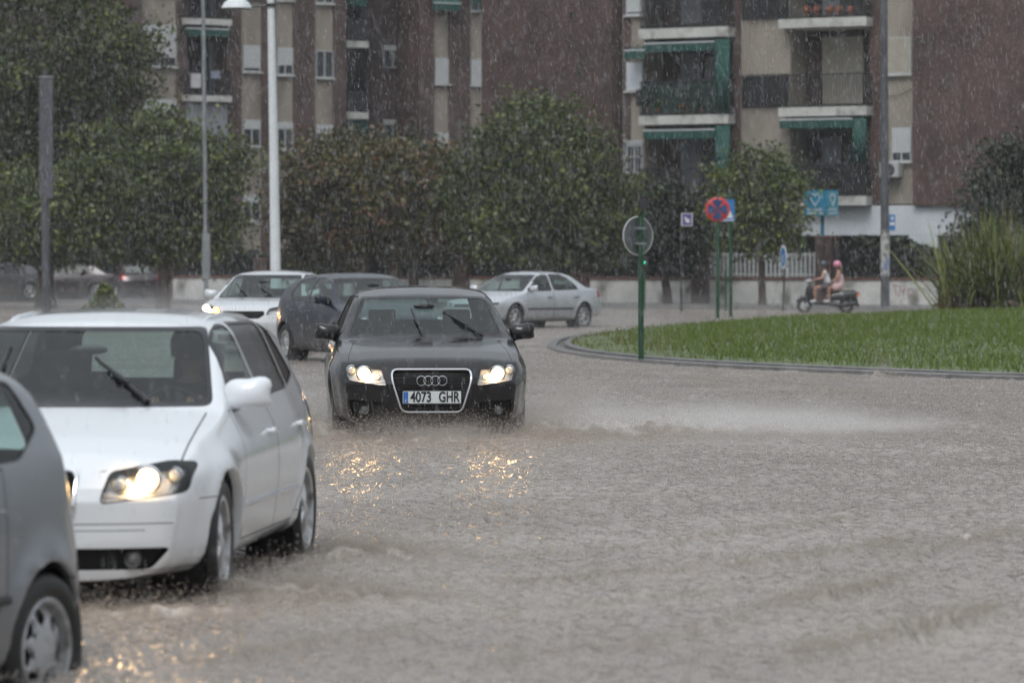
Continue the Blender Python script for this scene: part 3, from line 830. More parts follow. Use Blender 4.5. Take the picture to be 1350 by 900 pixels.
CLIO = dict(L=4.03, W=1.72, fo=.83, wb=2.585, tyre=.300, rimr=.196, rim=('cap', 7), paint=P_SILV, cowl=1.0, roof=1.49,
    ztop=[(0, .60), (.05, .70), (.2, .80), (.6, .93), (.95, 1.02), (1.02, 1.04), (1.75, 1.40), (2.1, 1.47), (2.6, 1.49), (3.2, 1.475), (3.55, 1.43), (3.70, 1.37), (3.91, 1.02), (3.985, .86), (4.0, .70), (4.03, .55)],
    plan=[(0, .82), (.08, .9), (.3, .96), (.75, 1), (3.0, 1), (3.4, .985), (3.8, .95), (3.95, .91), (4.03, .85)], zb=[(0, .19), (.5, .17), (3.4, .18), (4.03, .24)], belt=[(0, .66), (.35, .80), (1.1, .93), (4.0, 1.05)],
    wind=[(-.68, 1.0), (.68, 1.0), (.56, 1.40), (-.56, 1.40)], windz=.98, rear=[(-.56, 1.04), (.56, 1.04), (.49, 1.34), (-.49, 1.34)],
    windows=[([(1.22, .99), (2.2, 1.02), (2.2, 1.40), (1.95, 1.39), (1.68, 1.33)], M_GLASS), ([(2.27, 1.025), (3.24, 1.06), (3.47, 1.17), (3.36, 1.34), (2.27, 1.42)], M_GLASS)],
    head=[(.40, .60), (.78, .66), (.80, .86), (.70, .84), (.44, .72)], bulbs=[(.6, .7, .05, 'off')],
    grille=[([(-.4, .42), (.4, .42), (.36, .26), (-.36, .26)], .04)], tail=[(.60, .72), (.86, .72), (.86, 1.02), (.70, 1.02)], tailwrap=.17,
    doors=[[(1.2, .30), (2.22, .30), (2.24, 1.0), (1.22, .96)], [(2.235, .30), (2.85, .30), (3.05, .55), (3.08, 1.02), (2.255, 1.0)]], mould=(.52, .02, M_BLACK), handlez=.86,
    lines=[('side', [(3.62, .56), (4.0, .58), (4.0, .585), (3.62, .565)], 'side')],
    mirror=(1.3, 1.05), bow=.3, bowr=.30, tumble=.36, flare=.03)

LEON = dict(L=4.315, W=1.77, fo=.92, wb=2.578, tyre=.315, rimr=.2, rim=('spoke', 9, .014, .016), paint=P_BLUE, cowl=1.1, roof=1.458,
    ztop=[(0, .58), (.05, .68), (.2, .78), (.6, .89), (1.05, .99), (1.12, 1.01), (1.95, 1.38), (2.3, 1.44), (2.7, 1.458), (3.3, 1.42), (3.75, 1.33), (3.88, 1.28), (4.12, 1.0), (4.25, .9), (4.315, .7)],
    plan=plan_std(4.315), zb=[(0, .19), (.5, .17), (3.6, .18), (4.315, .27)], belt=[(0, .66), (.35, .80), (1.2, .93), (4.2, 1.03)],
    wind=[(-.70, .985), (.70, .985), (.57, 1.37), (-.57, 1.37)], windz=.97, rear=[(-.56, 1.05), (.56, 1.05), (.48, 1.29), (-.48, 1.29)],
    windows=[([(1.4, .98), (2.38, 1.0), (2.38, 1.375), (2.08, 1.365), (1.82, 1.3)], M_GLASS), ([(2.47, 1.005), (3.2, 1.04), (3.36, 1.12), (3.12, 1.33), (2.47, 1.38)], M_GLASS)],
    head=[(.42, .62), (.80, .68), (.80, .82), (.5, .74)], bulbs=[(.62, .71, .05, 'off')],
    grille=[([(-.35, .62), (.35, .62), (.3, .36), (-.3, .36)], .05)], tail=[(.58, .76), (.86, .76), (.86, .96), (.62, .98)],
    doors=[[(1.36, .30), (2.41, .30), (2.43, .98), (1.38, .95)], [(2.425, .30), (3.0, .30), (3.25, .6), (3.32, 1.02), (2.445, .99)]], handlez=.84,
    mirror=(1.5, 1.02), bow=.3, tumble=.42, flare=.03)

OPT = dict(L=4.45, W=1.80, fo=.90, wb=2.65, tyre=.32, rimr=.21, rim=('spoke', 5, .03, .04), paint=P_WHITE2, cowl=1.2, roof=1.46,
    ztop=[(0, .68), (.05, .79), (.2, .86), (.6, .93), (1.1, .99), (1.25, 1.01), (2.05, 1.38), (2.4, 1.44), (2.9, 1.46), (3.4, 1.42), (3.7, 1.34), (4.1, 1.08), (4.35, 1.0), (4.4, .93), (4.45, .8)],
    plan=plan_std(4.45), zb=[(0, .2), (.5, .17), (3.6, .18), (4.45, .27)], belt=[(0, .74), (.35, .86), (1.2, .95), (4.2, 1.02)],
    wind=[(-.75, .975), (.75, .975), (.585, 1.375), (-.585, 1.375)], windz=.96, rear=[(-.56, 1.1), (.56, 1.1), (.48, 1.32), (-.48, 1.32)],
    windows=[([(1.5, .97), (2.45, .99), (2.45, 1.37), (2.12, 1.36), (1.92, 1.3)], M_GLASS), ([(2.53, .995), (3.4, 1.04), (3.25, 1.25), (3.1, 1.33), (2.53, 1.375)], M_GLASS)],
    head=[(.40, .70), (.80, .74), (.82, .87), (.74, .87), (.44, .80)], bulbs=[(.72, .80, .062, 'on'), (.50, .765, .055, 'amber')], oneside=-1, glow=8,
    bulbm=mat('daytime_lamp', (1, .9, .7), emit=(1, .80, .55), es=16), ambm=mat('flashing_indicator', (1, .5, .1), emit=(1, .26, .03), es=22),
    grille=[([(-.36, .76), (.36, .76), (.38, .70), (.28, .63), (-.28, .63), (-.38, .70)], .03)],
    intakes=[([(-.45, .36), (.45, .36), (.42, .24), (-.42, .24)], M_GAP)], tail=[(.5, .76), (.86, .76), (.86, .93), (.62, .95)],
    doors=[[(1.42, .30), (2.48, .30), (2.5, .97), (1.44, .95)]], handlez=.84,
    mirror=(1.62, 1.03), wipers=[(.30, .99, -.10, 1.2), (-.15, .99, -.50, 1.22)], bow=.3, tumble=.44, flare=.02)

P406 = dict(L=4.56, W=1.765, fo=.92, wb=2.70, tyre=.31, rimr=.195, rim=('spoke', 6, .026, .034), paint=P_SILV2, cowl=1.15, roof=1.405,
    ztop=[(0, .58), (.05, .66), (.2, .73), (.6, .82), (1.1, .90), (1.22, .93), (2.0, 1.32), (2.3, 1.385), (2.75, 1.405), (3.15, 1.375), (3.35, 1.33), (3.85, 1.06), (3.98, 1.03), (4.38, 1.0), (4.46, .96), (4.52, .72), (4.56, .6)],
    plan=plan_std(4.56), zb=[(0, .2), (.5, .18), (3.6, .18), (4.56, .27)], belt=[(0, .64), (.35, .76), (1.2, .88), (4.2, .95)],
    wind=[(-.73, .915), (.73, .915), (.56, 1.31), (-.56, 1.31)], windz=.90, rear=[(-.58, 1.05), (.58, 1.05), (.49, 1.31), (-.49, 1.31)],
    windows=[([(1.45, .93), (2.36, .945), (2.36, 1.305), (2.08, 1.30), (1.85, 1.22)], M_GLASS), ([(2.45, .95), (3.40, .97), (3.34, 1.06), (3.08, 1.24), (2.9, 1.305), (2.45, 1.315)], M_GLASS)],
    head=[(.36, .53), (.78, .56), (.80, .66), (.40, .63)], bulbs=[(.6, .6, .04, 'off')],
    grille=[([(-.30, .62), (.30, .62), (.30, .55), (-.30, .55)], .02)], slats=False, tail=[(.56, .76), (.86, .76), (.86, .93), (.58, .93)],
    doors=[[(1.38, .28), (2.39, .28), (2.41, .925), (1.40, .90)], [(2.405, .28), (3.0, .28), (3.26, .6), (3.46, .95), (2.425, .93)]], handlez=.77, handlem=M_BLACK, mould=(.50, .022, M_BLACK),
    mirror=(1.55, .97), wipers=[], aerial=(0, 2.1, 1.36, .12), bow=.28, tumble=.44, flare=.02)

def wb_mid(S): return (0, S['fo'] + S['wb'] / 2, 0)
def put(S, name, label, cat, local, world, phi, group=None):
    r = make_car(S); off = wb_mid(S)
    for c in r.children: c.location = c.location - Vector(off)
    loc = Vector(local) - Vector(off)
    place(r, name, label, cat, loc, world, phi, group)
    return r
CARS = {}
CARS['a3'] = put(A3, 'hatchback_car', 'white hatchback with roof rails, wading with lit headlights behind the silver hatchback', 'car', (0, 0, 0), (-2.325, 17.80, -.07), 5.9)
CARS['a4'] = put(A4, 'saloon_car', 'black saloon with both headlights lit and a four-ring emblem on its chrome framed grille', 'car', (0, 0, 0), (-.715, 34.45, -.06), -3.6)
CARS['clio'] = put(CLIO, 'hatchback_car', 'silver grey hatchback with plastic wheel covers, nearest car, cut off by the picture edge', 'car', (.86, CLIO['fo'] + CLIO['wb'], .30), (-1.80, 15.2, .075), 22)
CARS['leon'] = put(LEON, 'hatchback_car', 'dark blue hatchback half hidden behind the black saloon', 'car', (-.885, 4.1, 0), (-3.93, 63.0, -.04), -22)
CARS['opt'] = put(OPT, 'saloon_car', 'white car with an orange indicator flashing, behind the dark blue hatchback', 'car', (0, 0, 0), (-4.63, 66.2, -.02), 9)
CARS['p406'] = put(P406, 'saloon_car', 'pale silver four-door saloon turning beside the grass island', 'car', (.87, P406['fo'] + P406['wb'], 0), (1.76, 93.5, -.04), 38)
# ================================================================= setting
rng = np.random.default_rng(11)
def vnoise(x, y, s, seed, sy=None):
    """smooth value noise in -1..1 with cell size s"""
    g = np.random.default_rng(seed).random((257, 257)) * 2 - 1; g[256] = g[0]; g[:, 256] = g[:, 0]
    X = x / s; Y = y / (sy or s)
    xi = np.floor(X).astype(int); yi = np.floor(Y).astype(int); fx = X - xi; fy = Y - yi
    xi %= 256; yi %= 256; fx = fx * fx * (3 - 2 * fx); fy = fy * fy * (3 - 2 * fy)
    return (g[xi, yi] * (1 - fx) + g[xi + 1, yi] * fx) * (1 - fy) + (g[xi, yi + 1] * (1 - fx) + g[xi + 1, yi + 1] * fx) * fy

def node_mat(name):
    m = bpy.data.materials.new(name); m.use_nodes = True; MATS[name] = m
    return m, m.node_tree.nodes, m.node_tree.links, m.node_tree.nodes['Principled BSDF']

# --- flood water
def water_material():
    m, N, L, b = node_mat('flood_water')
    tc = N.new('ShaderNodeTexCoord')
    n1 = N.new('ShaderNodeTexNoise'); n1.inputs['Scale'].default_value = .35; n1.inputs['Detail'].default_value = 5
    n2 = N.new('ShaderNodeTexNoise'); n2.inputs['Scale'].default_value = 9; n2.inputs['Detail'].default_value = 6; n2.inputs['Roughness'].default_value = .7
    for n in (n1, n2): L.new(tc.outputs['Object'], n.inputs['Vector'])
    rp = N.new('ShaderNodeValToRGB'); rp.color_ramp.elements[0].position = .35; rp.color_ramp.elements[1].position = .68
    rp.color_ramp.elements[0].color = (.262, .226, .196, 1); rp.color_ramp.elements[1].color = (.350, .312, .276, 1)
    L.new(n1.outputs['Fac'], rp.inputs[0])
    rf = N.new('ShaderNodeMapRange'); rf.inputs[1].default_value = .58; rf.inputs[2].default_value = .74
    L.new(n2.outputs['Fac'], rf.inputs[0])
    at = N.new('ShaderNodeAttribute'); at.attribute_name = 'foam'
    mm = N.new('ShaderNodeMath'); mm.operation = 'MULTIPLY_ADD'; mm.inputs[1].default_value = .35; mm.use_clamp = True
    L.new(rf.outputs[0], mm.inputs[0]); L.new(at.outputs['Fac'], mm.inputs[2])
    fr_ = N.new('ShaderNodeValToRGB'); fr_.color_ramp.elements[0].position = .45; fr_.color_ramp.elements[0].color = (.25, .20, .16, 1); fr_.color_ramp.elements[1].position = .95; fr_.color_ramp.elements[1].color = (.58, .55, .52, 1); L.new(at.outputs['Fac'], fr_.inputs[0])
    mx = N.new('ShaderNodeMix'); mx.data_type = 'RGBA'; L.new(fr_.outputs[0], mx.inputs[7])
    L.new(mm.outputs[0], mx.inputs[0]); L.new(rp.outputs[0], mx.inputs[6]); L.new(mx.outputs[2], b.inputs['Base Color'])
    b.inputs['Roughness'].default_value = .16; b.inputs['IOR'].default_value = 1.33
    r2 = N.new('ShaderNodeMapRange'); r2.inputs[3].default_value = .13; r2.inputs[4].default_value = .6
    L.new(mm.outputs[0], r2.inputs[0]); L.new(r2.outputs[0], b.inputs['Roughness'])
    # fine rain-beaten relief
    v = N.new('ShaderNodeTexVoronoi'); v.inputs['Scale'].default_value = 16; v.inputs['Randomness'].default_value = 1
    L.new(tc.outputs['Object'], v.inputs['Vector'])
    n3 = N.new('ShaderNodeTexNoise'); n3.inputs['Scale'].default_value = 22; n3.inputs['Detail'].default_value = 3
    L.new(tc.outputs['Object'], n3.inputs['Vector'])
    ad = N.new('ShaderNodeMath'); ad.operation = 'ADD'; L.new(v.outputs['Distance'], ad.inputs[0]); L.new(n3.outputs['Fac'], ad.inputs[1])
    bp = N.new('ShaderNodeBump'); bp.inputs['Strength'].default_value = .9; bp.inputs['Distance'].default_value = .03
    L.new(ad.outputs[0], bp.inputs['Height']); L.new(bp.outputs[0], b.inputs['Normal'])
    return m
def seg_dist(x, y, pts):
    best = np.full(x.shape, 1e9); tt = np.zeros(x.shape); L_ = 0
    for (x0, y0), (x1, y1) in zip(pts, pts[1:]):
        dx, dy = x1 - x0, y1 - y0; l = math.hypot(dx, dy)
        t = np.clip(((x - x0) * dx + (y - y0) * dy) / l ** 2, 0, 1)
        sx, sy = x - x0 - t * dx, y - y0 - t * dy
        d = np.hypot(sx, sy); k = d < best
        best = np.where(k, d, best); tt = np.where(k, L_ + t * l, tt); L_ += l
    return best, tt / L_
def gp(px, py): d = CAMH * F / (py - HOR); return (WX(px, d), d)
RIDGES = [([(655, 776), (805, 762), (961, 749), (1090, 734), (1200, 716)], .035), ([(1004, 806), (1096, 788), (1190, 772)], .055),
          ([(650, 739), (857, 723), (961, 703), (1122, 685)], .022), ([(1040, 872), (1132, 853), (1220, 838), (1310, 810)], .06),
          ([(620, 812), (805, 798), (960, 780)], .02), ([(640, 876), (850, 852), (990, 812)], .02), ([(560, 680), (700, 668), (900, 655)], .02),
          ([(900, 500), (1000, 508), (1150, 520)], .03), ([(760, 488), (930, 492), (1160, 500)], .03), ([(1180, 740), (1350, 700)], .03), ([(240, 880), (420, 850), (560, 838)], .03)]
RIDGES = [([gp(*p) for p in pl], h) for pl, h in RIDGES]
# bow and wheel waves of the cars: (x, y, rx, ry, height)
LUMPS = [(-1.15, 18.6, .38, .25, .085), (-.80, 18.3, .5, .22, .06), (-.88, 20.9, .30, .28, .07), (-.6, 20.6, .45, .25, .045), (-2.6, 17.55, .7, .18, .05), (-1.5, 17.5, .5, .2, .05),
         (.32, 35.0, .35, .35, .15), (-1.75, 35.0, .35, .35, .15), (.95, 35.5, .7, .5, .13), (1.8, 36.4, .9, .6, .06), (-.7, 33.9, .9, .25, .07), (5.05, 53.0, .10, .3, .16)]
def water():
    ny, nx = 820, 430
    ys = 9.5 * (178 / 9.5) ** (np.arange(ny) / (ny - 1))
    t = np.linspace(-1, 1, nx)
    t = np.concatenate([[-14, -8, -4.5, -2.6, -1.7, -1.25], t, [1.25, 1.7, 2.6, 4.5, 8, 14]])
    Y, T = np.meshgrid(ys, t, indexing='ij')
    X = T * (.143 * Y + .35)
    amp = np.clip(1.25 - Y / 160, .5, 1)
    c_, s_ = math.cos(.6), math.sin(.6); X1, Y1 = X * c_ - Y * s_, X * s_ + Y * c_; c_, s_ = math.cos(1.9), math.sin(1.9); X2, Y2 = X * c_ - Y * s_, X * s_ + Y * c_
    h = .006 * vnoise(X1, Y1, .8, 1) + .004 * vnoise(X2, Y2, .37, 2) + .008 * vnoise(X1, Y1, .17, 3) + .010 * vnoise(X2, Y2, .105, 4) + .010 * vnoise(X, Y, .062, 42) + .008 * vnoise(X1, Y1, .04, 41)
    h += .010 * (vnoise(X + .3 * Y, Y, 1.6, 5, .8)) ** 3
    foam = np.clip(vnoise(X1, Y1, .5, 6) * vnoise(X2, Y2, .14, 7) * 1.5 - .3, 0, 1) * .15
    for pl, hh in RIDGES:
        wob = .10 * vnoise(X, Y, .8, 8) + .05 * vnoise(X, Y, .25, 9)
        d, tt = seg_dist(X + wob * .5, Y + wob, pl)
        w = .030 + .0011 * Y
        pr = np.exp(-(d / w) ** 2) * np.clip(np.sin(PI * np.clip(tt, 0.02, .98)), 0, 1) ** .6 * np.clip(.45 + .5 * vnoise(X1, Y1, .33, 10) + .75 * vnoise(X2, Y2, .10, 18) + .3 * vnoise(X, Y, .05, 20), 0, 1.05)
        h += hh * pr * 1.7; foam += np.clip(pr - .55, 0, 1) * .9; foam += np.clip(pr, 0, 1) * .5 * np.clip(.5 + .9 * vnoise(X, Y, .09, 17), 0, 1.2)
    for (lx, ly, rx, ry, hh) in LUMPS:
        d2 = ((X - lx) / rx) ** 2 + ((Y - ly) / ry) ** 2
        pr = np.exp(-d2) * (.6 + .55 * vnoise(X, Y, .16, 12) + .4 * vnoise(X, Y, .07, 13))
        h += hh * pr; foam += np.clip(np.exp(-d2 * .9), 0, 1) * .85 * np.clip(.6 + .8 * vnoise(X1, Y1, .09, 23), 0, 1.3)
    # the saloon's wake fanning out to the side
    f = np.exp(-np.abs((Y + .35 * vnoise(X, Y, .6, 22) - (35.2 + .35 * (X - .3))) / 1.3) ** 1.6) * np.clip((X - .15) * 3, 0, 1) * np.clip((3.2 - X) / 2, 0, 1)
    h += .03 * f * (.7 + .6 * vnoise(X, Y, .2, 14)); foam += f * .62 * np.clip(.75 + .6 * vnoise(X1, Y1, .5, 19) + .5 * vnoise(X, Y, .13, 21), 0, 1.3)
    f = np.exp(-((Y - 36.5) / 2.2) ** 2) * np.clip((-1.6 - X) * 3, 0, 1) * np.clip((X + 3.2), 0, 1)
    h += .03 * f; foam += f * .6
    h *= amp; h = np.minimum(h, .15)
    h -= .17 * np.exp(-((X + 2.2) / .9) ** 2 - (np.clip(Y - 12.5, 0, 99) / 2.6) ** 2)
    V = np.stack([X, Y, h], -1).reshape(-1, 3)
    nX = X.shape[1]
    i = np.arange((ny - 1) * nX).reshape(ny - 1, nX)[:, :-1].ravel()
    Fc = np.stack([i, i + 1, i + 1 + nX, i + nX], -1)
    me = np_mesh('water', V, Fc, 4); me.shade_smooth()
    a = me.attributes.new('foam', 'FLOAT', 'POINT'); a.data.foreach_set('value', np.clip(foam, 0, 1).astype(np.float32).ravel())
    tag(link('water', me, water_material()), kind='structure')
water()

# ground under everything, reaching the horizon
M_ASPH = mat('asphalt', (.05, .05, .05), rough=.35, var=.3, vscale=3, bump=.3, bscale=60)
b = MB(); b.box(-900, 900, -60, 2500, -.9, -.35); tag(b.build('ground', M_ASPH), kind='structure')

# front wall line along the pavement
WA = Vector((WX(215, 150), 150)); WB_ = Vector((WX(1250, 130), 130)); wd = (WB_ - WA).normalized(); wn = Vector((wd.y, -wd.x))   # wn towards the camera
def wl(u, off=0): p = WA + wd * u + wn * off; return p
def wall_u(px):
    a = (px - 675) / F; # WA.x+wd.x*u = a*(WA.y+wd.y*u)
    return (a * WA.y - WA.x) / (wd.x - a * wd.y)
def wall_p(px, off=0): return wl(wall_u(px), off)
M_PAVE = mat('wet_paving', (.17, .16, .155), rough=.22, var=.25, vscale=2, bump=.2, bscale=25)
M_KERB = mat('kerb_stone', (.20, .195, .19), rough=.35, var=.25, vscale=6, bump=.4, bscale=30, dirt=((.07, .065, .06), .5, .7, 3))
M_SOIL = mat('garden_soil', (.06, .048, .035), rough=.8, var=.4, vscale=4, bump=.5, bscale=10)
M_KERBD = mat('wet_dark_kerb', (.16, .155, .15), rough=.3, var=.35, vscale=3, bump=.5, bscale=30)
def quad_sheet(name, pts, z0, z1, m):
    b = MB(); b.prism([(p[0], p[1]) for p in pts], z0, z1); o = b.build(name, m, fix=True); tag(o, kind='structure'); return o
quad_sheet('pavement', [wl(-1, 6.0), wl(70, 6.0), wl(70, -.3), wl(-1, -.3)], -.3, .14, M_PAVE)
b = MB(); P = [wl(u, 6.16) for u in (-1, 70)]; Q = [wl(u, 6.0) for u in (-1, 70)]
b.prism([tuple(P[0]), tuple(P[1]), tuple(Q[1]), tuple(Q[0])], -.3, .145); tag(b.build('kerb', M_KERB, fix=True), kind='structure')
quad_sheet('garden_ground', [wl(-1, -.35), wl(200, -.35), (400, 900), (-13, 900)], -.3, .16, M_SOIL)
quad_sheet('far_road', [(-14.6, 152), (-14.3, 900), (-400, 900), (-400, 152)], -.3, .10, mat('wet_asphalt_far', (.07, .068, .066), rough=.2, var=.3, vscale=1.5, bump=.3, bscale=12))

# --- grass island
OUT = [(.72, 74), (.68, 70), (1.05, 65.5), (2.1, 60.6), (3.6, 57), (5.3, 54), (7, 51.6), (10, 48.5), (16, 45), (26, 43), (40, 46), (48, 60), (50, 85), (46, 110), (34, 120), (20, 119), (12, 114), (7.6, 107), (5.0, 98.5), (3.1, 90.5), (1.7, 83), (.95, 78)]
def catmull(pts, n=8):
    out = []; m = len(pts)
    for i in range(m):
        p = [np.array(pts[(i + k) % m], float) for k in (-1, 0, 1, 2)]
        for j in range(n):
            t = j / n
            out.append(.5 * (2 * p[1] + (p[2] - p[0]) * t + (2 * p[0] - 5 * p[1] + 4 * p[2] - p[3]) * t * t + (3 * p[1] - p[0] - 3 * p[2] + p[3]) * t ** 3))
    return np.array(out)
OC = catmull(OUT)
def inset(P, d):
    a = np.roll(P, 1, 0); c = np.roll(P, -1, 0); t = c - a; t /= np.linalg.norm(t, axis=1)[:, None]
    n = np.stack([-t[:, 1], t[:, 0]], 1)           # outline runs counter-clockwise: inner side is left
    return P + n * d
area = .5 * np.sum(OC[:, 0] * np.roll(OC[:, 1], -1) - np.roll(OC[:, 0], -1) * OC[:, 1])
SG = 1 if area > 0 else -1
def ring_strip(name, prof, m):
    V = []; n = len(OC)
    for d, z in prof:
        P = inset(OC, d * SG); V += [(p[0], p[1], z) for p in P]
    Fs = []
    for k in range(len(prof) - 1):
        for i in range(n):
            j = (i + 1) % n; f = (k * n + i, k * n + j, (k + 1) * n + j, (k + 1) * n + i); Fs.append(f if SG > 0 else f[::-1])
    me = bpy.data.meshes.new(name); me.from_pydata(V, [], Fs)
    return tag(link(name, me, m), kind='structure')
ring_strip('island_kerb', [(0, -.3), (0, .045), (.02, .055), (.16, .057), (.17, .01)], M_KERBD)
ring_strip('gutter', [(.17, .01), (.32, .012)], mat('wet_gutter', (.15, .14, .13), rough=.12, var=.3, vscale=3, bump=.8, bscale=26, bdist=.02))
ring_strip('inner_kerb', [(.32, .012), (.32, .075), (.34, .085), (.44, .087), (.45, .05)], M_KERBD)
from mathutils.geometry import tessellate_polygon
def point_in(P, x, y):
    ins = np.zeros(x.shape, bool); n = len(P)
    for i in range(n):
        x0, y0 = P[i]; x1, y1 = P[(i + 1) % n]
        c = ((y0 > y) != (y1 > y)) & (x < (x1 - x0) * (y - y0) / (y1 - y0 + 1e-12) + x0); ins ^= c
    return ins
IN = inset(OC, .44 * SG)
def dist_edge(x, y):
    best = np.full(x.shape, 1e9); n = len(IN)
    for i in range(n):
        x0, y0 = IN[i]; x1, y1 = IN[(i + 1) % n]; dx, dy = x1 - x0, y1 - y0; l2 = dx * dx + dy * dy + 1e-9
        t = np.clip(((x - x0) * dx + (y - y0) * dy) / l2, 0, 1); best = np.minimum(best, np.hypot(x - x0 - t * dx, y - y0 - t * dy))
    return best
def mound(x, y):
    d = dist_edge(x, y); t = np.clip(d / 7, 0, 1)
    return .075 + .22 * t * t * (3 - 2 * t) + .02 * vnoise(x, y, 2.2, 31)
def island():
    n = len(IN); rings = [0, .3, .8, 1.6, 3, 5, 8]
    # grid clipped to the outline: fine triangles from concentric insets towards a centre line
    c = np.array([16.0, 80.0]); V = []; K = 16
    for k in range(K + 1):
        s = 1 - (k / K) ** 1.5
        P = c + (IN - c) * s; V.append(P)
    V = np.concatenate(V); z = mound(V[:, 0], V[:, 1]); z[:n] = .065
    Fs = []
    for k in range(K):
        for i in range(n):
            j = (i + 1) % n; f = (k * n + i, k * n + j, (k + 1) * n + j, (k + 1) * n + i); Fs.append(f if SG > 0 else f[::-1])
    me = np_mesh('lawn_soil', np.column_stack([V, z]), np.array(Fs), 4)
    m, N, L, b = node_mat('lawn')
    tc = N.new('ShaderNodeTexCoord'); n1 = N.new('ShaderNodeTexNoise'); n1.inputs['Scale'].default_value = .6; n1.inputs['Detail'].default_value = 8
    L.new(tc.outputs['Object'], n1.inputs['Vector']); rp = N.new('ShaderNodeValToRGB'); e = rp.color_ramp.elements
    e[0].position = .3; e[0].color = (.055, .085, .022, 1); e[1].position = .7; e[1].color = (.10, .13, .035, 1)
    L.new(n1.outputs['Fac'], rp.inputs[0]); L.new(rp.outputs[0], b.inputs['Base Color']); b.inputs['Roughness'].default_value = .6
    tag(link('lawn', me, m), kind='structure')
island()
def grass():
    pts = []
    n = 150000
    x = rng.uniform(.6, 22, n); y = 50 + 72 * rng.random(n) ** 1.35
    keep = (x < .145 * y + 2.5) & (x > -.02 * y); x, y = x[keep], y[keep]
    k = point_in(IN, x, y); x, y = x[k], y[k]
    z = mound(x, y); d = dist_edge(x, y)
    bare = (d < .8) & (rng.random(len(x)) < .6) | ((x < 3.0) & (vnoise(x, y, .9, 33) > .1) & (rng.random(len(x)) < .7))
    x, y, z, d = x[~bare], y[~bare], z[~bare], d[~bare]
    n = len(x)
    h = rng.uniform(.05, .13, n) * (1 + .4 * vnoise(x, y, 1.5, 32)); w = rng.uniform(.008, .016, n); a = rng.uniform(0, PI, n)
    lx, ly = rng.normal(0, .03, n), rng.normal(0, .03, n)
    V = np.empty((n, 3, 3)); V[:, 0] = np.stack([x - w * np.cos(a), y - w * np.sin(a), z - .01], 1); V[:, 1] = np.stack([x + w * np.cos(a), y + w * np.sin(a), z - .01], 1)
    V[:, 2] = np.stack([x + lx, y + ly, z + h], 1)
    me = np_mesh('grass', V.reshape(-1, 3), np.arange(3 * n).reshape(-1, 3), 3)
    c = np.empty((n, 4), np.float32); g = rng.random(n); dry = np.clip((3.4 - x) / 2.5, 0, 1) * (rng.random(n) < .55) + (rng.random(n) < .06); dry = np.clip(dry, 0, 1)
    c[:, 0] = (.085 + .075 * g) * (1 - dry) + .20 * dry; c[:, 1] = (.135 + .085 * g) * (1 - dry) + .16 * dry; c[:, 2] = (.018 + .02 * g) * (1 - dry) + .08 * dry; c[:, 3] = 1
    at = me.color_attributes.new('Col', 'FLOAT_COLOR', 'CORNER'); at.data.foreach_set('color', np.repeat(c, 3, 0).ravel())
    tag(link('grass', me, LEAFMAT), 'short wet green lawn grass on the traffic island', 'grass', kind='stuff')
def leaf_material():
    m, N, L, b = node_mat('leaves')
    at = N.new('ShaderNodeAttribute'); at.attribute_name = 'Col'; L.new(at.outputs['Color'], b.inputs['Base Color'])
    b.inputs['Roughness'].default_value = .38; b.inputs['Specular IOR Level'].default_value = .45
    tl = N.new('ShaderNodeBsdfTranslucent'); L.new(at.outputs['Color'], tl.inputs[0]); ms = N.new('ShaderNodeMixShader'); ms.inputs[0].default_value = .22
    L.new(b.outputs[0], ms.inputs[1]); L.new(tl.outputs[0], ms.inputs[2]); L.new(ms.outputs[0], N['Material Output'].inputs['Surface'])
    return m
LEAFMAT = leaf_material()
grass()

# ================================================================= plants
M_BARK = mat('bark', (.085, .065, .05), rough=.8, var=.35, vscale=8, bump=.8, bscale=18, bdist=.03, vstretch=(1, 1, .25))
def leaves_mesh(name, P, size, cols, tint_noise=None, pal=None, aspect=1.7, droop=0):
    n = len(P)
    u = rng.normal(size=(n, 3)); u /= np.linalg.norm(u, axis=1)[:, None]; u[:, 2] -= droop; u /= np.linalg.norm(u, axis=1)[:, None]
    v = np.cross(u, rng.normal(size=(n, 3))); v /= np.linalg.norm(v, axis=1)[:, None]
    s = size * rng.uniform(.6, 1.3, n)
    a = u * (s * aspect / 2)[:, None]; c = v * (s / 2)[:, None]; w = np.cross(u, v) * (s * .18)[:, None]
    V = np.empty((n, 4, 3)); V[:, 0] = P - a; V[:, 1] = P + c + w; V[:, 2] = P + a; V[:, 3] = P - c + w
    me = np_mesh(name, V.reshape(-1, 3), np.arange(4 * n).reshape(-1, 4), 4)
    c4 = np.ones((n, 4), np.float32); c4[:, :3] = cols
    at = me.color_attributes.new('Col', 'FLOAT_COLOR', 'CORNER'); at.data.foreach_set('color', np.repeat(c4, 4, 0).ravel())
    return me
PAL_GREEN = [(.070, .100, .024), (.105, .135, .030), (.16, .175, .045), (.045, .070, .022)]
PAL_RUST = [(.090, .092, .028), (.14, .120, .042), (.17, .090, .045), (.060, .072, .026)]
PAL_DARK = [(.032, .048, .024), (.045, .062, .03), (.060, .075, .032), (.025, .04, .022)]
PAL_FRESH = [(.075, .108, .024), (.110, .142, .032), (.165, .185, .045), (.052, .080, .024)]
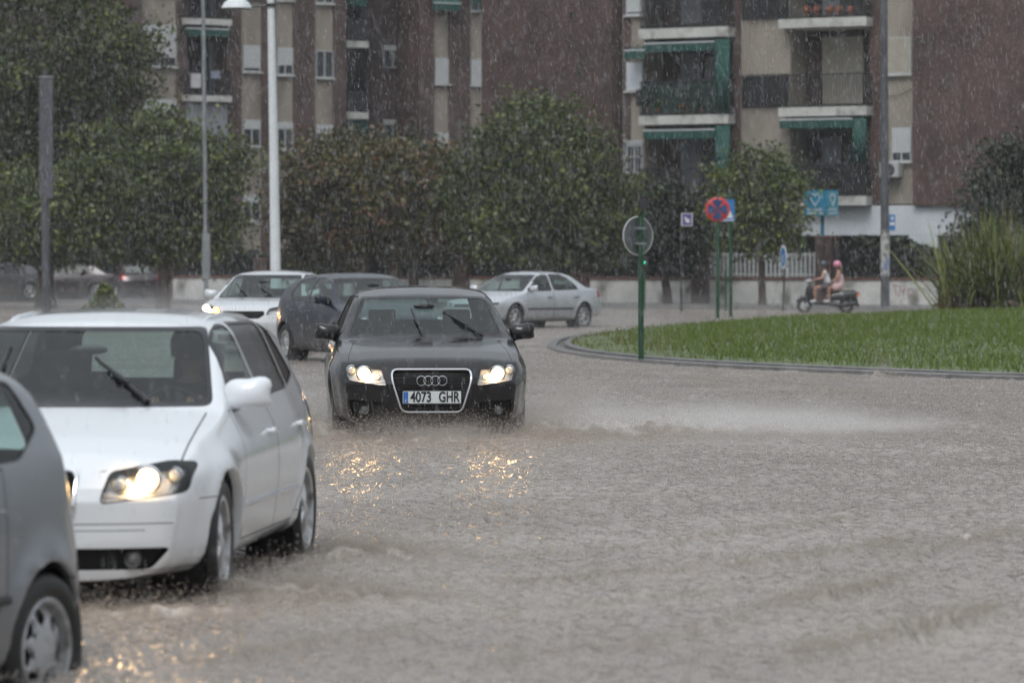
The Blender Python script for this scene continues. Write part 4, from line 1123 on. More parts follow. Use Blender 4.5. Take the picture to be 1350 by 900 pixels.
def make_crown(blobs, nclump, nleaf, size, pal, clump=.34, inner=.4, droop=.15):
    """blobs: (x,y,z,rx,ry,rz) relative to the base"""
    bl = np.array(blobs, float); wgt = (bl[:, 3] * bl[:, 5]); wgt /= wgt.sum()
    k = rng.choice(len(bl), nclump, p=wgt)
    u = rng.normal(size=(nclump, 3)); u /= np.linalg.norm(u, axis=1)[:, None]
    r = 1 - inner * rng.random(nclump) ** 2.0
    C = bl[k, :3] + u * bl[k, 3:6] * r[:, None]
    C += rng.normal(0, .16, C.shape)
    per = rng.integers(int(nleaf * .5), int(nleaf * 1.5), nclump)
    idx = np.repeat(np.arange(nclump), per); cs = clump * rng.uniform(.6, 1.5, nclump)
    P = C[idx] + rng.normal(size=(len(idx), 3)) * cs[idx][:, None] * np.array([1, 1, .55])
    pal = np.array(pal); pk = rng.choice(len(pal), nclump, p=[.35, .30, .15, .20])
    base = pal[pk]; mix = rng.random(len(idx)) < .3
    cols = np.where(mix[:, None], pal[rng.choice(len(pal), len(idx))], base[idx]) * (rng.uniform(.7, 1.15, len(idx)) * rng.choice([.5, .78, 1.05, 1.5], nclump)[idx])[:, None]  # brightness steps per clump paint in lit and self-shadowed foliage
    return P, cols
def tree(name, label, px, d, blobs, nclump, nleaf, size, pal, z0=.15, trunk=.22, cat='tree', group='trees in front of the apartment blocks', clump=.36, trunks=1, inner=.4, thing=True):
    x0 = WX(px, d); root = empty(name, (x0, d, z0), 0, label, cat, group)
    # blobs are given in photo pixels: (px, py, rx, ry) + depth radius
    bl = []
    s = F / d
    for q in blobs:
        cx = WX(q[0], d) - x0; cz = WZ(q[1], d) - z0; rx = q[2] / s; rz = q[3] / s
        bl.append((cx, (q[4] if len(q) > 4 else 0), cz, rx, (rx * .85), rz))
    P, cols = make_crown(bl, nclump, nleaf, size, pal, clump, inner)
    P[:, 2] = np.maximum(P[:, 2], .05)
    o = link('crown', leaves_mesh('crown', P, size, cols), LEAFMAT, root)
    b = MB()
    zc = bl[0][2]
    for t in range(trunks):
        ox = rng.uniform(-.3, .3) * t
        top = Vector((bl[0][0] * .4, 0, zc * .75)); mid = Vector((ox + rng.uniform(-.15, .15), 0, zc * .4))
        b.tube([(ox, 0, -.15), (ox * .9, 0, .25), mid, top, (bl[0][0], 0, zc)], [trunk * 1.3, trunk, trunk * .8, trunk * .55, trunk * .2], 9)
        for q in bl:
            for k in range(3):
                e = Vector(q[:3]) + Vector((rng.uniform(-.6, .6) * q[3], rng.uniform(-.6, .6) * q[4], rng.uniform(-.2, .6) * q[5]))
                b.tube([mid.lerp(top, rng.uniform(.2, 1)), (Vector((mid.x, 0, mid.z)) + e) / 2 + Vector((0, 0, .3)), e], [trunk * .35, trunk * .22, trunk * .06], 6)
    b.build('trunk', M_BARK, root, smooth=True)
    return root
tree('broadleaf_tree', 'tall dense green tree filling the upper left corner behind the grey cased post', 60, 132,
     [(60, 60, 125, 100), (-20, 200, 110, 130), (70, 250, 110, 95), (150, 90, 55, 75), (60, -60, 110, 60), (110, 190, 70, 70)], 800, 72, .115, PAL_GREEN, trunk=.32, inner=.5)
tree('broadleaf_tree', 'spreading leafy tree with a branch reaching to the white lamp post', 215, 128,
     [(200, 252, 95, 90), (268, 235, 48, 55), (140, 268, 80, 70), (265, 300, 50, 50), (318, 203, 28, 12), (215, 175, 34, 20), (60, 280, 70, 55)], 520, 66, .11, PAL_FRESH, trunk=.22)
tree('bushy_tree', 'rust tinged bushy tree just past the white lamp post', 445, 134,
     [(440, 265, 75, 80), (408, 300, 32, 55), (480, 240, 40, 50), (430, 210, 45, 30)], 340, 66, .105, PAL_RUST, trunk=.2)
tree('bushy_tree', 'rusty brown green tree between the white lamp post and the round tree', 545, 133,
     [(540, 275, 65, 75), (580, 265, 45, 70), (500, 260, 40, 60)], 300, 66, .105, PAL_RUST, trunk=.2)
tree('evergreen_tree', 'dark green tree top showing above the rusty trees by the recessed brick wall', 520, 141,
     [(520, 225, 60, 48), (590, 245, 40, 45), (465, 225, 40, 35)], 200, 66, .11, PAL_DARK, trunk=.2)
tree('round_tree', 'largest round-headed tree, standing before the blank brick end wall', 705, 131,
     [(700, 230, 85, 90), (760, 265, 65, 85), (650, 265, 55, 80), (705, 290, 90, 60), (715, 170, 55, 38), (800, 290, 32, 60)], 600, 70, .105, PAL_GREEN, trunk=.26)
tree('evergreen_tree', 'dark low tree behind the round disc on its green post', 880, 133,
     [(880, 295, 42, 48), (860, 280, 30, 40), (900, 310, 30, 45)], 190, 66, .105, PAL_DARK, trunk=.16)
tree('orange_tree', 'small fresh green tree with pale fruit beside the no-stopping sign', 1005, 129,
     [(1003, 252, 36, 52), (985, 270, 35, 55), (1022, 285, 28, 42), (1000, 300, 40, 32)], 240, 60, .10, PAL_FRESH, trunk=.13)
tree('evergreen_tree', 'dark tree behind the spiky clump at the picture edge', 1335, 127,
     [(1340, 235, 45, 45), (1330, 290, 55, 45), (1380, 260, 40, 70), (1300, 300, 30, 30)], 230, 66, .105, PAL_DARK, trunk=.2)
# fruit on the orange tree
fr = [o for o in COL.objects if o.name.startswith('orange_tree')][0]
for (fx, fy) in ((1024, 311), (992, 318), (1018, 290), (975, 300), (1034, 268)):
    b = MB(); b.ball(((fx - 1005) / F * 128, -1.15 + .2 * random.random(), WZ(fy, 128) - .15), .045, 1, 1, 1.05, 10, 7); b.build('fruit', mat('pale_fruit', (.42, .40, .10), rough=.4), fr, smooth=True)

def hedge(label, p0, p1, top, n, pal=PAL_DARK, off=-1.2):
    u0, u1 = wall_u(p0), wall_u(p1); c = wl((u0 + u1) / 2, off)
    root = empty('hedge', (c.x, c.y, .16), math.atan2(wd.y, wd.x), label, 'hedge', 'hedges behind the street wall')
    Lh = (u1 - u0) / 2; P = np.stack([rng.uniform(-Lh, Lh, n), rng.uniform(-.5, .5, n), rng.random(n) ** .8 * top], 1)
    P[:, 2] *= 1 + .22 * vnoise(P[:, 0] + 50, P[:, 1] * 0, .7, int(p0) % 97)
    cols = np.array(pal)[rng.choice(4, n)] * rng.uniform(.6, 1.2, n)[:, None]
    link('foliage', leaves_mesh('foliage', P, .15, cols), LEAFMAT, root)
    b = MB()
    for k in range(int(Lh * 2 / .8)):
        x = -Lh + .4 + k * .8; b.tube([(x, 0, -.1), (x + .05, .02, top * .4), (x - .08, 0, top * .75)], [.05, .04, .015], 6)
    b.build('stem', M_BARK, root)
hedge('low dark hedge behind the wall, right of the clinic sign pillar', 1102, 1240, 1.9, 9000)
hedge('dark hedge behind the wall below the round tree', 610, 915, 1.7, 16000)
hedge('dark hedge behind the wall below the rusty trees', 240, 600, 1.8, 18000)
def hedge_backdrop(label, px0, px1, d, top, n):
    x0, x1 = WX(px0, d), WX(px1, d); root = empty('hedge', ((x0 + x1) / 2, d, .1), 0, label, 'hedge', 'hedges behind the street wall'); Lh = (x1 - x0) / 2
    P = np.stack([rng.uniform(-Lh, Lh, n), rng.uniform(-.6, .6, n), rng.random(n) ** .8 * top], 1); P[:, 2] *= 1 + .25 * vnoise(P[:, 0] + 50, P[:, 1] * 0, .9, 77)
    link('foliage', leaves_mesh('foliage', P, .16, np.array(PAL_DARK)[rng.choice(4, n)] * rng.uniform(.6, 1.2, n)[:, None]), LEAFMAT, root)
    b = MB()
    for k in range(int(Lh * 2 / .8)): x = -Lh + .4 + k * .8; b.tube([(x, 0, -.1), (x + .05, .02, top * .4), (x - .08, 0, top * .75)], [.05, .04, .015], 6)
    b.build('stem', M_BARK, root)
hedge_backdrop('tall dark hedge added as a dark backdrop behind the parked cars', -60, 228, 156, 2.7, 16000)  # hedge row added to darken the gap under the tree crowns
hedge('hedge half hidden by the small fruit tree', 935, 1000, 1.5, 4000)

# spiky clump on the island
def spiky():
    cx, cy = WX(1318, 108), 108.0
    z0 = float(mound(np.array([cx]), np.array([cy]))[0])
    root = empty('spiky_shrub', (cx, cy, z0), 0, 'big clump of long arching blade leaves on the grass island', 'shrub')
    n = 3200; V = []; Fs = []; C = []
    for i in range(n):
        az = rng.uniform(0, 2 * PI); el = R(90) - abs(rng.normal(0, .72)); el = max(el, R(3)); ln = rng.uniform(1.3, 3.35) * (1 if el > R(30) else .62)
        bx, by = rng.normal(0, .55, 2); w = rng.uniform(.018, .034); droop = rng.uniform(.05, .45) * ln
        dx, dy = math.cos(az), math.sin(az); k0 = len(V); K = 6
        px_, py_ = -dy, dx
        for k in range(K + 1):
            t = k / K; r = ln * t * math.cos(el); z = ln * t * math.sin(el) - droop * t ** 2.6
            ww = w * (1 - t ** 2.5) + .002
            x = bx + dx * r; y = by + dy * r; zz = max(z, .02)
            V += [(x - px_ * ww, y - py_ * ww, zz), (x + px_ * ww, y + py_ * ww, zz)]
            if k < K: Fs.append((k0 + 2 * k, k0 + 2 * k + 1, k0 + 2 * k + 3, k0 + 2 * k + 2))
        g = rng.random(); dead = rng.random() < (.45 if el < R(35) else .06)
        c = (.15 + .10 * g, .185 + .10 * g, .045 + .02 * g) if g > .5 else (.045 + .05 * g, .065 + .05 * g, .022)
        if dead: c = (.13 + .06 * g, .085 + .04 * g, .05)
        C += [(*c, 1)] * (K * 4)
    me = np_mesh('blade_leaves', np.array(V), np.array(Fs), 4)
    at = me.color_attributes.new('Col', 'FLOAT_COLOR', 'CORNER'); at.data.foreach_set('color', np.array(C, np.float32).ravel())
    link('blade_leaves', me, LEAFMAT, root)
    n = 2600; P = np.stack([np.clip(rng.normal(0, .75, n), -1.5, 1.5), rng.normal(0, .6, n), np.minimum(np.abs(rng.normal(0, .2, n)), .4)], 1)
    cols = np.array([(.10, .06, .04), (.07, .045, .03), (.05, .05, .025), (.13, .09, .06)])[rng.choice(4, n)]
    link('dead_leaves', leaves_mesh('dead_leaves', P, .12, cols, aspect=3.5), LEAFMAT, root)
    b = MB()
    for (x0, z0_, x1, z1) in ((-.95, .4, -1.22, 3.15), (-1.2, 2.7, -1.35, 3.0), (-.5, .5, -.68, 3.0), (-.68, 2.9, -.9, 3.15), (.2, .5, .05, 3.2)):
        b.tube([(x0, 0, z0_), ((x0 + x1) / 2 + .04, 0, (z0_ + z1) / 2), (x1, 0, z1)], [.022, .015, .01], 6)
        for k in range(5):
            t = .6 + k * .09; b.ball((x0 + (x1 - x0) * t + (-1) ** k * .05, 0, z0_ + (z1 - z0_) * t), .035, 1, 1, 1.4, 6, 4)
    b.build('flower_stem', mat('dry_stem', (.06, .045, .03), rough=.8), root)
spiky()
# small weedy bush at the roadside
x0, d0 = WX(138, 118), 118
root = empty('small_bush', (x0, d0, .0), 0, 'small weedy bush at the road edge in front of the parked dark red car', 'bush')
n = 1500; P = np.stack([rng.normal(0, .32, n), rng.normal(0, .25, n), rng.random(n) ** .7 * .95], 1); P[:, 2] *= np.exp(-(P[:, 0] / .45) ** 2); P[:, 0] *= 1.15 - P[:, 2] * .5
link('foliage', leaves_mesh('foliage', P, .09, np.array(PAL_FRESH)[rng.choice(4, n)] * 1.1), LEAFMAT, root)
b = MB()
for k in range(7): b.tube([(0, 0, -.2), (rng.normal(0, .1), rng.normal(0, .1), .4), (rng.normal(0, .3), rng.normal(0, .2), .9)], [.02, .012, .005], 5)
b.build('stem', M_BARK, root)
# ================================================================= buildings
def brick_mat(name, c1, c2, mortar, dirt=.5):
    m, N, L, b = node_mat(name)
    tc = N.new('ShaderNodeTexCoord'); sx = N.new('ShaderNodeSeparateXYZ'); cb = N.new('ShaderNodeCombineXYZ'); L.new(tc.outputs['Object'], sx.inputs[0])
    ad = N.new('ShaderNodeMath'); ad.operation = 'ADD'; L.new(sx.outputs['X'], ad.inputs[0]); L.new(sx.outputs['Y'], ad.inputs[1])
    L.new(ad.outputs[0], cb.inputs['X']); L.new(sx.outputs['Z'], cb.inputs['Y'])
    t = N.new('ShaderNodeTexBrick'); t.inputs['Scale'].default_value = 1; t.inputs['Brick Width'].default_value = .26; t.inputs['Row Height'].default_value = .075
    t.inputs['Mortar Size'].default_value = .009; t.inputs['Color1'].default_value = (*c1, 1); t.inputs['Color2'].default_value = (*c2, 1); t.inputs['Mortar'].default_value = (*mortar, 1)
    L.new(cb.outputs[0], t.inputs['Vector'])
    n = N.new('ShaderNodeTexNoise'); n.inputs['Scale'].default_value = .8; n.inputs['Detail'].default_value = 9; n.inputs['Roughness'].default_value = .65
    L.new(tc.outputs['Object'], n.inputs['Vector'])
    r = N.new('ShaderNodeMapRange'); r.inputs[1].default_value = .3; r.inputs[2].default_value = .7; r.inputs[3].default_value = 1 - dirt; r.inputs[4].default_value = 1 + dirt
    L.new(n.outputs['Fac'], r.inputs[0])
    mx = N.new('ShaderNodeMix'); mx.data_type = 'RGBA'; mx.blend_type = 'MULTIPLY'; mx.inputs[0].default_value = 1
    L.new(t.outputs['Color'], mx.inputs[6]); L.new(r.outputs[0], mx.inputs[7]); L.new(mx.outputs[2], b.inputs['Base Color'])
    b.inputs['Roughness'].default_value = .65
    bp = N.new('ShaderNodeBump'); bp.inputs['Strength'].default_value = .5; bp.inputs['Distance'].default_value = .01; L.new(t.outputs['Fac'], bp.inputs['Height']); bp.invert = True
    L.new(bp.outputs[0], b.inputs['Normal'])
    return m
M_BRICK = brick_mat('red_brick', (.095, .050, .041), (.072, .041, .036), (.088, .070, .062))
M_BRICKSHADE = brick_mat('shade_painted_brick', (.075, .045, .042), (.06, .038, .038), (.07, .055, .05))  # red brick darkened to put the shade of the recesses into its colour
M_BEIGE = mat('beige_render', (.30, .262, .220), rough=.8, var=.14, vscale=1.3, dirt=((.15, .13, .11), .50, .78, 1.1), vstretch=(1, 1, .35))
M_WHITEW = mat('white_render', (.62, .66, .70), rough=.7, var=.08, vscale=1.2, dirt=((.36, .36, .35), .6, .85, 1.3), vstretch=(1, 1, .4))
M_SLAB = mat('balcony_edge', (.52, .52, .49), rough=.7, var=.12, vscale=1.5, dirt=((.20, .19, .17), .50, .75, 2))
M_SHUT = mat('roller_shutter', (.50, .52, .52), rough=.55, var=.08, vscale=3)
M_SHUTB = mat('beige_shutter', (.38, .35, .29), rough=.6, var=.08, vscale=3)
M_WFRAME = mat('window_frame_white', (.42, .44, .45), rough=.5)
M_WGLASS = mat('window_pane_glass', (.03, .036, .04), rough=.08, spec=.8)
M_CURT = mat('net_curtain', (.24, .26, .28), rough=.7, var=.3, vscale=6, vstretch=(6, 6, .3))
M_GREEN = mat('green_awning', (.008, .066, .053), rough=.75, var=.25, vscale=4, vstretch=(3, 3, .4))
M_RAIL = mat('black_railing', (.018, .018, .02), rough=.5)
M_RAILG = mat('green_screen', (.015, .045, .03), rough=.8, var=.4, vscale=5)
M_RAILT = mat('tan_railing', (.20, .17, .12), rough=.6)
M_SHADEDARK = mat('painted_shade_dark', (.02, .02, .022), rough=.7, var=.4, vscale=2)  # near-black colour standing in for shade inside recesses and openings
M_ACU = mat('air_conditioner', (.45, .46, .46), rough=.5)
M_TERRA = mat('terracotta', (.25, .09, .05), rough=.8)
M_ROOF = mat('roof_tiles', (.14, .075, .055), rough=.7, var=.3, vscale=3)

class Fac:
    """a facade: local x runs along it, local -y points out to the street"""
    def __init__(s, px, d, ang, name, label):
        s.A = Vector((WX(px, d), d)); s.a = R(ang); s.t = Vector((math.cos(s.a), math.sin(s.a))); s.n = Vector((s.t.y, -s.t.x))
        s.root = empty(name, (s.A.x, s.A.y, 0), s.a, label, 'building')
    def uz(s, px, py, off=0):
        a = (px - 675) / F; P = s.A + s.n * off
        d = (P.x * s.n.x + P.y * s.n.y) / (a * s.n.x + s.n.y)
        q = Vector((a * d, d)) - s.A
        return q.dot(s.t), CAMH - (py - HOR) / F * d
    def rect(s, px0, px1, py0, py1, off=0):
        pm = (px0 + px1) / 2
        u0 = s.uz(px0, py0, off)[0]; u1 = s.uz(px1, py0, off)[0]; z1 = s.uz(pm, py0, off)[1]; z0 = s.uz(pm, py1, off)[1]
        return u0, u1, z0, z1
    def box(s, b, r, o0, o1): return b.box(r[0], r[1], -o1, -o0, r[2], r[3])
    def panel(s, name, px0, px1, py0, py1, o0, o1, m, off=None, parent=None):
        r = s.rect(px0, px1, py0, py1, o1 if off is None else off); b = MB(); s.box(b, r, o0, o1); return b.build(name, m, parent or s.root)
    def window(s, px0, px1, py0, py1, off=.0, shut=.7, mshut=None, bars=False, sill=True, fr=.045, name='window'):
        u0, u1, z0, z1 = s.rect(px0, px1, py0, py1, off); b = MB(); y = -off
        b.box(u0, u1, y - .05, y + .0, z0, z0 + fr); b.box(u0, u1, y - .05, y, z1 - fr, z1)
        b.box(u0, u0 + fr, y - .05, y, z0 + fr, z1 - fr); b.box(u1 - fr, u1, y - .05, y, z0 + fr, z1 - fr)
        if shut < .9: b.box((u0 + u1) / 2 - .03, (u0 + u1) / 2 + .03, y - .045, y, z0 + fr, z1 - fr)
        w = b.build(name, M_WFRAME, s.root)
        zs = z1 - fr - (z1 - z0 - 2 * fr) * shut
        if shut < .97:
            b = MB(); b.box(u0 + fr, u1 - fr, y - .02, y - .005, z0 + fr, zs); b.build('pane', M_WGLASS, w)
        if shut > .03:
            b = MB(); z = z1 - fr
            while z - .06 > zs - .02: b.box(u0 + fr - .002, u1 - fr + .002, y - .046 - .006, y - .025, z - .056, z); z -= .06
            b.box(u0 + fr - .002, u1 - fr + .002, y - .04, y - .022, zs, z1 - fr); b.build('shutter', mshut or M_SHUT, w)
        if sill:
            b = MB(); b.box(u0 - .06, u1 + .06, y - .14, y + .02, z0 - .07, z0 - .004); b.build('sill', M_SLAB, w)
        if bars:
            b = MB(); n = int((u1 - u0) / .12)
            for k in range(n + 1): x = u0 + (u1 - u0) * k / n; b.box(x - .008, x + .008, y - .18, y - .164, z0 - .05, z1 + .05)
            for z in (z0, (z0 + z1) / 2, z1): b.box(u0 - .05, u1 + .05, y - .186, y - .158, z - .012, z + .012)
            b.build('window_bars', M_SHUT, w)
        return w
    def balcony(s, px0, px1, ps0, ps1, zr_px, o0, o1, rail='bars', m=None, taper=True):
        """px0..px1, slab ps0..ps1 on the front plane, railing up to zr_px"""
        u0, u1, z0, z1 = s.rect(px0, px1, ps0, ps1, o1)
        b = MB(); b.box(u0, u1, -o1, -o0, z0, z1); e = b.build('balcony', M_SLAB, s.root)
        zt = s.rect(px0, px1, zr_px, ps0, o1)[3]; b = MB(); mm = m or M_RAIL
        y = -o1 + .05
        for z in (z1 + .08, zt):
            b.box(u0 + .03, u1 - .03, y - .02, y + .02, z - .02, z + .02); b.box(u0 + .03, u0 + .07, y + .02, -o0, z - .02, z + .02); b.box(u1 - .07, u1 - .03, y + .02, -o0, z - .02, z + .02)
        if rail != 'none':
            n = int((u1 - u0) / .11)
            for k in range(n + 1): x = u0 + .05 + (u1 - u0 - .1) * k / n; b.box(x - .014, x + .014, y - .012, y + .012, z1, zt - .02)
            n2 = int((o1 - o0) / .11)
            for k in range(1, n2): yy = y + (-o0 - y) * k / n2; b.box(u0 + .04, u0 + .06, yy - .008, yy + .008, z1, zt - .02); b.box(u1 - .06, u1 - .04, yy - .008, yy + .008, z1, zt - .02)
        b.build('railing', mm, e)
        if rail == 'screen':
            b = MB(); b.box(u0 + .08, u1 - .08, y + .03, y + .045, z1 + .05, zt - .04); b.build('railing_screen', M_RAILG if m is None else m, e)
        return e, (u0, u1, z0, z1, zt)
    def awning(s, px0, px1, py0, py1, o0, o1, curtain=None, cpy=None):
        u0, u1, z0, z1 = s.rect(px0, px1, py0, py1, o1); b = MB()
        b.prism([(-o0, z1 + .12), (-o0, z1 + .10), (-o1, z0 + .25), (-o1 + .0, z0), (-o1 - .012, z0), (-o1 - .012, z0 + .27)], u0, u1, Matrix(((0, 0, 1, 0), (1, 0, 0, 0), (0, 1, 0, 0), (0, 0, 0, 1))))
        a = b.build('awning', M_GREEN, s.root, fix=True)
        b = MB(); b.tube([(u0, -o1, z0 + .3), (u1, -o1, z0 + .3)], .035, 8); b.build('awning_roller', M_WFRAME, a)
        if curtain:
            v = s.rect(curtain[0], curtain[1], cpy[0], cpy[1], o1 - .05); b = MB()
            n = 14; pts = [(v[0] + (v[1] - v[0]) * k / n, -(o1 - .05) + .035 * math.sin(k * 2.3)) for k in range(n + 1)]
            vs = [(x, y, v[2]) for x, y in pts] + [(x, y, v[3]) for x, y in pts]; fs = [(k, k + 1, n + 2 + k, n + 1 + k) for k in range(n)]
            b.add(vs, fs); c = b.build('awning_curtain', M_GREEN, a, smooth=True)
            md = c.modifiers.new('s', 'SOLIDIFY'); md.thickness = .01
        return a

# ---------------- left block: facade runs away to the right
Lf = Fac(645, 170, 30, 'apartment_block', 'brick and beige apartment block on the left, with narrow window columns and a dark recess')
def Lpanel(nm, a, b_, o0, o1, m): return Lf.panel(nm, a, b_, -260, 402, o0, o1, m)
b = MB(); u0 = Lf.uz(-420, 100)[0]; b.box(u0, 0, 4, 13, 0, 17.5); b.build('wall', M_BRICKSHADE, Lf.root)
b = MB(); b.box(u0 - .3, .3, 3.6, 13.3, 17.5, 17.9); b.box(u0 - .3, .3, -.5, 3.6, 17.5, 17.9); b.build('roof', M_ROOF, Lf.root)
Lpanel('brick_wall', -420, 187, -4, 0, M_BRICK)
Lpanel('brick_wall', 233, 247, -4, 0, M_BRICK); Lpanel('brick_wall', 300, 318, -4, 0, M_BRICK); Lpanel('brick_wall', 345, 363, -4, 0, M_BRICK)
Lpanel('brick_wall', 387, 415, -4, 0, M_BRICK); Lpanel('brick_wall', 440, 457, -4, 0, M_BRICK)
Lpanel('brick_wall', 553, 572, -4, 0, M_BRICK); Lpanel('brick_wall', 592, 620, -4, 0, M_BRICK); Lpanel('brick_wall', 641, 653, -4, 0, M_BRICK)
Lpanel('recess_wall', 247, 300, -4, -1.4, M_BRICKSHADE)
Lpanel('recess_wall', 484, 553, -4, -2.2, M_BRICKSHADE); Lpanel('recess_wall', 457, 484, -4, -3.0, M_SHADEDARK)  # both recess walls carry the court's shade in their colour
cols = [(187, 233), (318, 345), (363, 387), (415, 440), (572, 592), (620, 641)]
for c in cols: Lpanel('beige_panel', c[0], c[1], -4, -.08, M_BEIGE)
P_ = 98.0
def Lwin(a, b_, y0, h, shuts, start=-2, step=P_, **k):
    for i, sh in enumerate(shuts):
        y = y0 + (start + i) * step
        Lf.window(a, b_, y, y + h, -.07, sh, **k)
Lwin(189, 232, 33, 55, [.9, .8, .85, .8, .5], start=-1)
Lwin(320, 343, 60, 35, [1, .7, .9, .35, .3, .3], start=-2)
Lwin(365, 386, 63, 36, [.6, .9, .65, .25, .2, .5], start=-2)
Lwin(416, 439, 67, 36, [.2, .5, .0, .3, .1, .3], start=-2)
Lwin(573, 592, 77, 34, [.8, .2, 1, .95, .4], start=-2)
Lwin(620, 641, 79, 34, [.8, .5, 1, .6, .4], start=-2)
# beige bands of the balcony column
for y in (-74, 25, 126, 226, 322):
    Lf.balcony(245, 306, y, y + 8, y - 33, -1.4, .35)
    Lf.panel('balcony_door', 253, 275, y - 74, y - 2, -1.4, -1.35, M_WGLASS, off=-1.35); Lf.panel('balcony_curtain', 276, 290, y - 70, y - 2, -1.4, -1.34, M_CURT, off=-1.34)
Lf.awning(246, 303, 36, 48, -1.2, .45)
Lf.awning(246, 303, -62, -52, -1.2, .45)
Lf.panel('balcony_shutter', 246, 300, 136, 180, -1.4, .1, M_CURT, off=.1)
Lf.panel('beige_lintel', 246, 303, 132, 135, -1.4, .12, M_SLAB, off=.1)
# washing on the balcony
Lf.panel('hung_laundry', 252, 265, 97, 116, .36, .39, mat('white_laundry', (.5, .5, .52), rough=.8, var=.2, vscale=9), off=.39)
Lf.panel('hung_laundry', 278, 290, 94, 104, .36, .39, mat('blue_laundry', (.22, .25, .33), rough=.8, var=.2, vscale=9), off=.39)
# recessed bay: slabs, green blinds
for y in (-42, 54, 148, 243):
    Lf.panel('recess_slab', 457, 486, y, y + 9, -2.9, -.35, M_SLAB, off=-.35)
    Lf.panel('recess_railing', 458, 484, y - 28, y - 2, -.45, -.40, M_RAIL, off=-.4)
Lf.panel('green_blind', 458, 484, -38, 8, -.62, -.56, M_GREEN, off=-.6); Lf.panel('green_blind', 458, 484, 158, 176, -.62, -.56, M_GREEN, off=-.6)
Lf.awning(571, 608, -18, 14, .02, .5); Lf.awning(622, 640, -18, 4, .02, .5)
Lf.window(505, 530, 60, 90, -2.18, .2, sill=False); Lf.window(505, 530, 158, 188, -2.18, .2, sill=False)

# ---------------- right block: facade comes nearer to the right
Rf = Fac(1203, 134, -30, 'apartment_block', 'apartment block with green awnings and black balcony railings over a white ground floor')
uL = Rf.uz(822, 100)[0]; uR = Rf.uz(1203, 100)[0]
b = MB(); b.box(uL + .3, uR + 14, 1.4, 13, 0, 18.5); b.build('wall', M_BRICKSHADE, Rf.root)
b = MB(); b.box(uL, uL + .3, 0, 13, 0, 18.5); b.build('side_wall', M_BRICK, Rf.root)
b = MB(); b.box(uL - .3, uR + 14.3, -.6, 13.3, 18.5, 18.9); b.build('roof', M_ROOF, Rf.root)
b = MB(); r = Rf.rect(1203, 1420, -400, 270, .25); b.box(r[0], r[1] + 3, -.25, 1.4, r[2], 18.5); b.build('brick_wall', M_BRICK, Rf.root)
def Rp(nm, a, b_, o0, o1, m, y0=-330, y1=269): return Rf.panel(nm, a, b_, y0, y1, o0, o1, m)
Rp('beige_panel', 823, 850, -1.4, -.02, M_BEIGE, y1=300); Rp('brick_wall', 966, 977, -1.4, 0, M_BRICK, y1=300)
Rp('beige_panel', 977, 1042, -1.4, -.02, M_BEIGE, y1=300); Rp('brick_wall', 1146, 1168, -1.4, 0, M_BRICK); Rp('beige_panel', 1168, 1203, -1.4, -.02, M_BEIGE)
PR = 117
# window strip at the left edge
for i, (sh, y) in enumerate(((1, -132), (.95, -18), (1, 82))): Rf.window(826, 848, y, y + 38, 0, sh, M_WHITEW if i == 2 else None)
Rf.window(826, 848, 186, 228, 0, .15, bars=True)
Rf.awning(823, 850, 66, 78, .02, .8)
b = MB(); r = Rf.rect(838, 858, 118, 140, .45); b.box(r[0], r[1], -.45, -.1, r[2], r[3]); b.build('air_conditioner', M_STEEL, Rf.root, bevel=.02)
# balcony bay one
for i, (s0, s1, rt) in enumerate(((-82, -68, -122), (37, 50, -4), (152, 164, 107), (264, 276, 222))):
    o, g = Rf.balcony(842, 960, s0, s1, rt, -1.4, .55, 'screen' if i == 2 else 'bars')
    Rf.panel('balcony_door', 897, 925, s0 - 82, s0 - 6, -1.4, -1.34, M_CURT, off=-1.34); Rf.panel('balcony_door', 930, 950, s0 - 80, s0 - 6, -1.4, -1.34, M_WGLASS, off=-1.34)
    Rf.panel('balcony_wall', 868, 894, s0 - 104, s0 - 2, -1.4, -1.36, M_BRICK, off=-1.36)
Rf.awning(848, 942, 51, 68, -1.3, .62, (943, 962), (52, 150)); Rf.awning(848, 942, 166, 183, -1.3, .62, (943, 962), (166, 270)); Rf.awning(848, 942, -66, -50, -1.3, .62)
# beige column; flat dark panels paint in the shade of its gallery
Rf.panel('gallery_shade_panel', 978, 1040, 100, 142, -.02, .012, M_SHADEDARK, off=.01)
Rf.panel('gallery_shade_panel', 978, 1040, -16, 26, -.02, .012, M_SHADEDARK, off=.01)
for (y0, y1) in ((98, 142), (-18, 26)):
    b = MB()
    r = Rf.rect(978, 1040, y0, y1, .1); n = int((r[1] - r[0]) / .12)
    for k in range(n + 1): x = r[0] + (r[1] - r[0]) * k / n; b.box(x - .008, x + .008, -.1, -.084, r[2], r[3])
    b.box(r[0], r[1], -.104, -.08, r[3] - .03, r[3]); b.box(r[0], r[1], -.104, -.08, r[2], r[2] + .03)
    b.build('gallery_railing', M_RAIL, Rf.root)
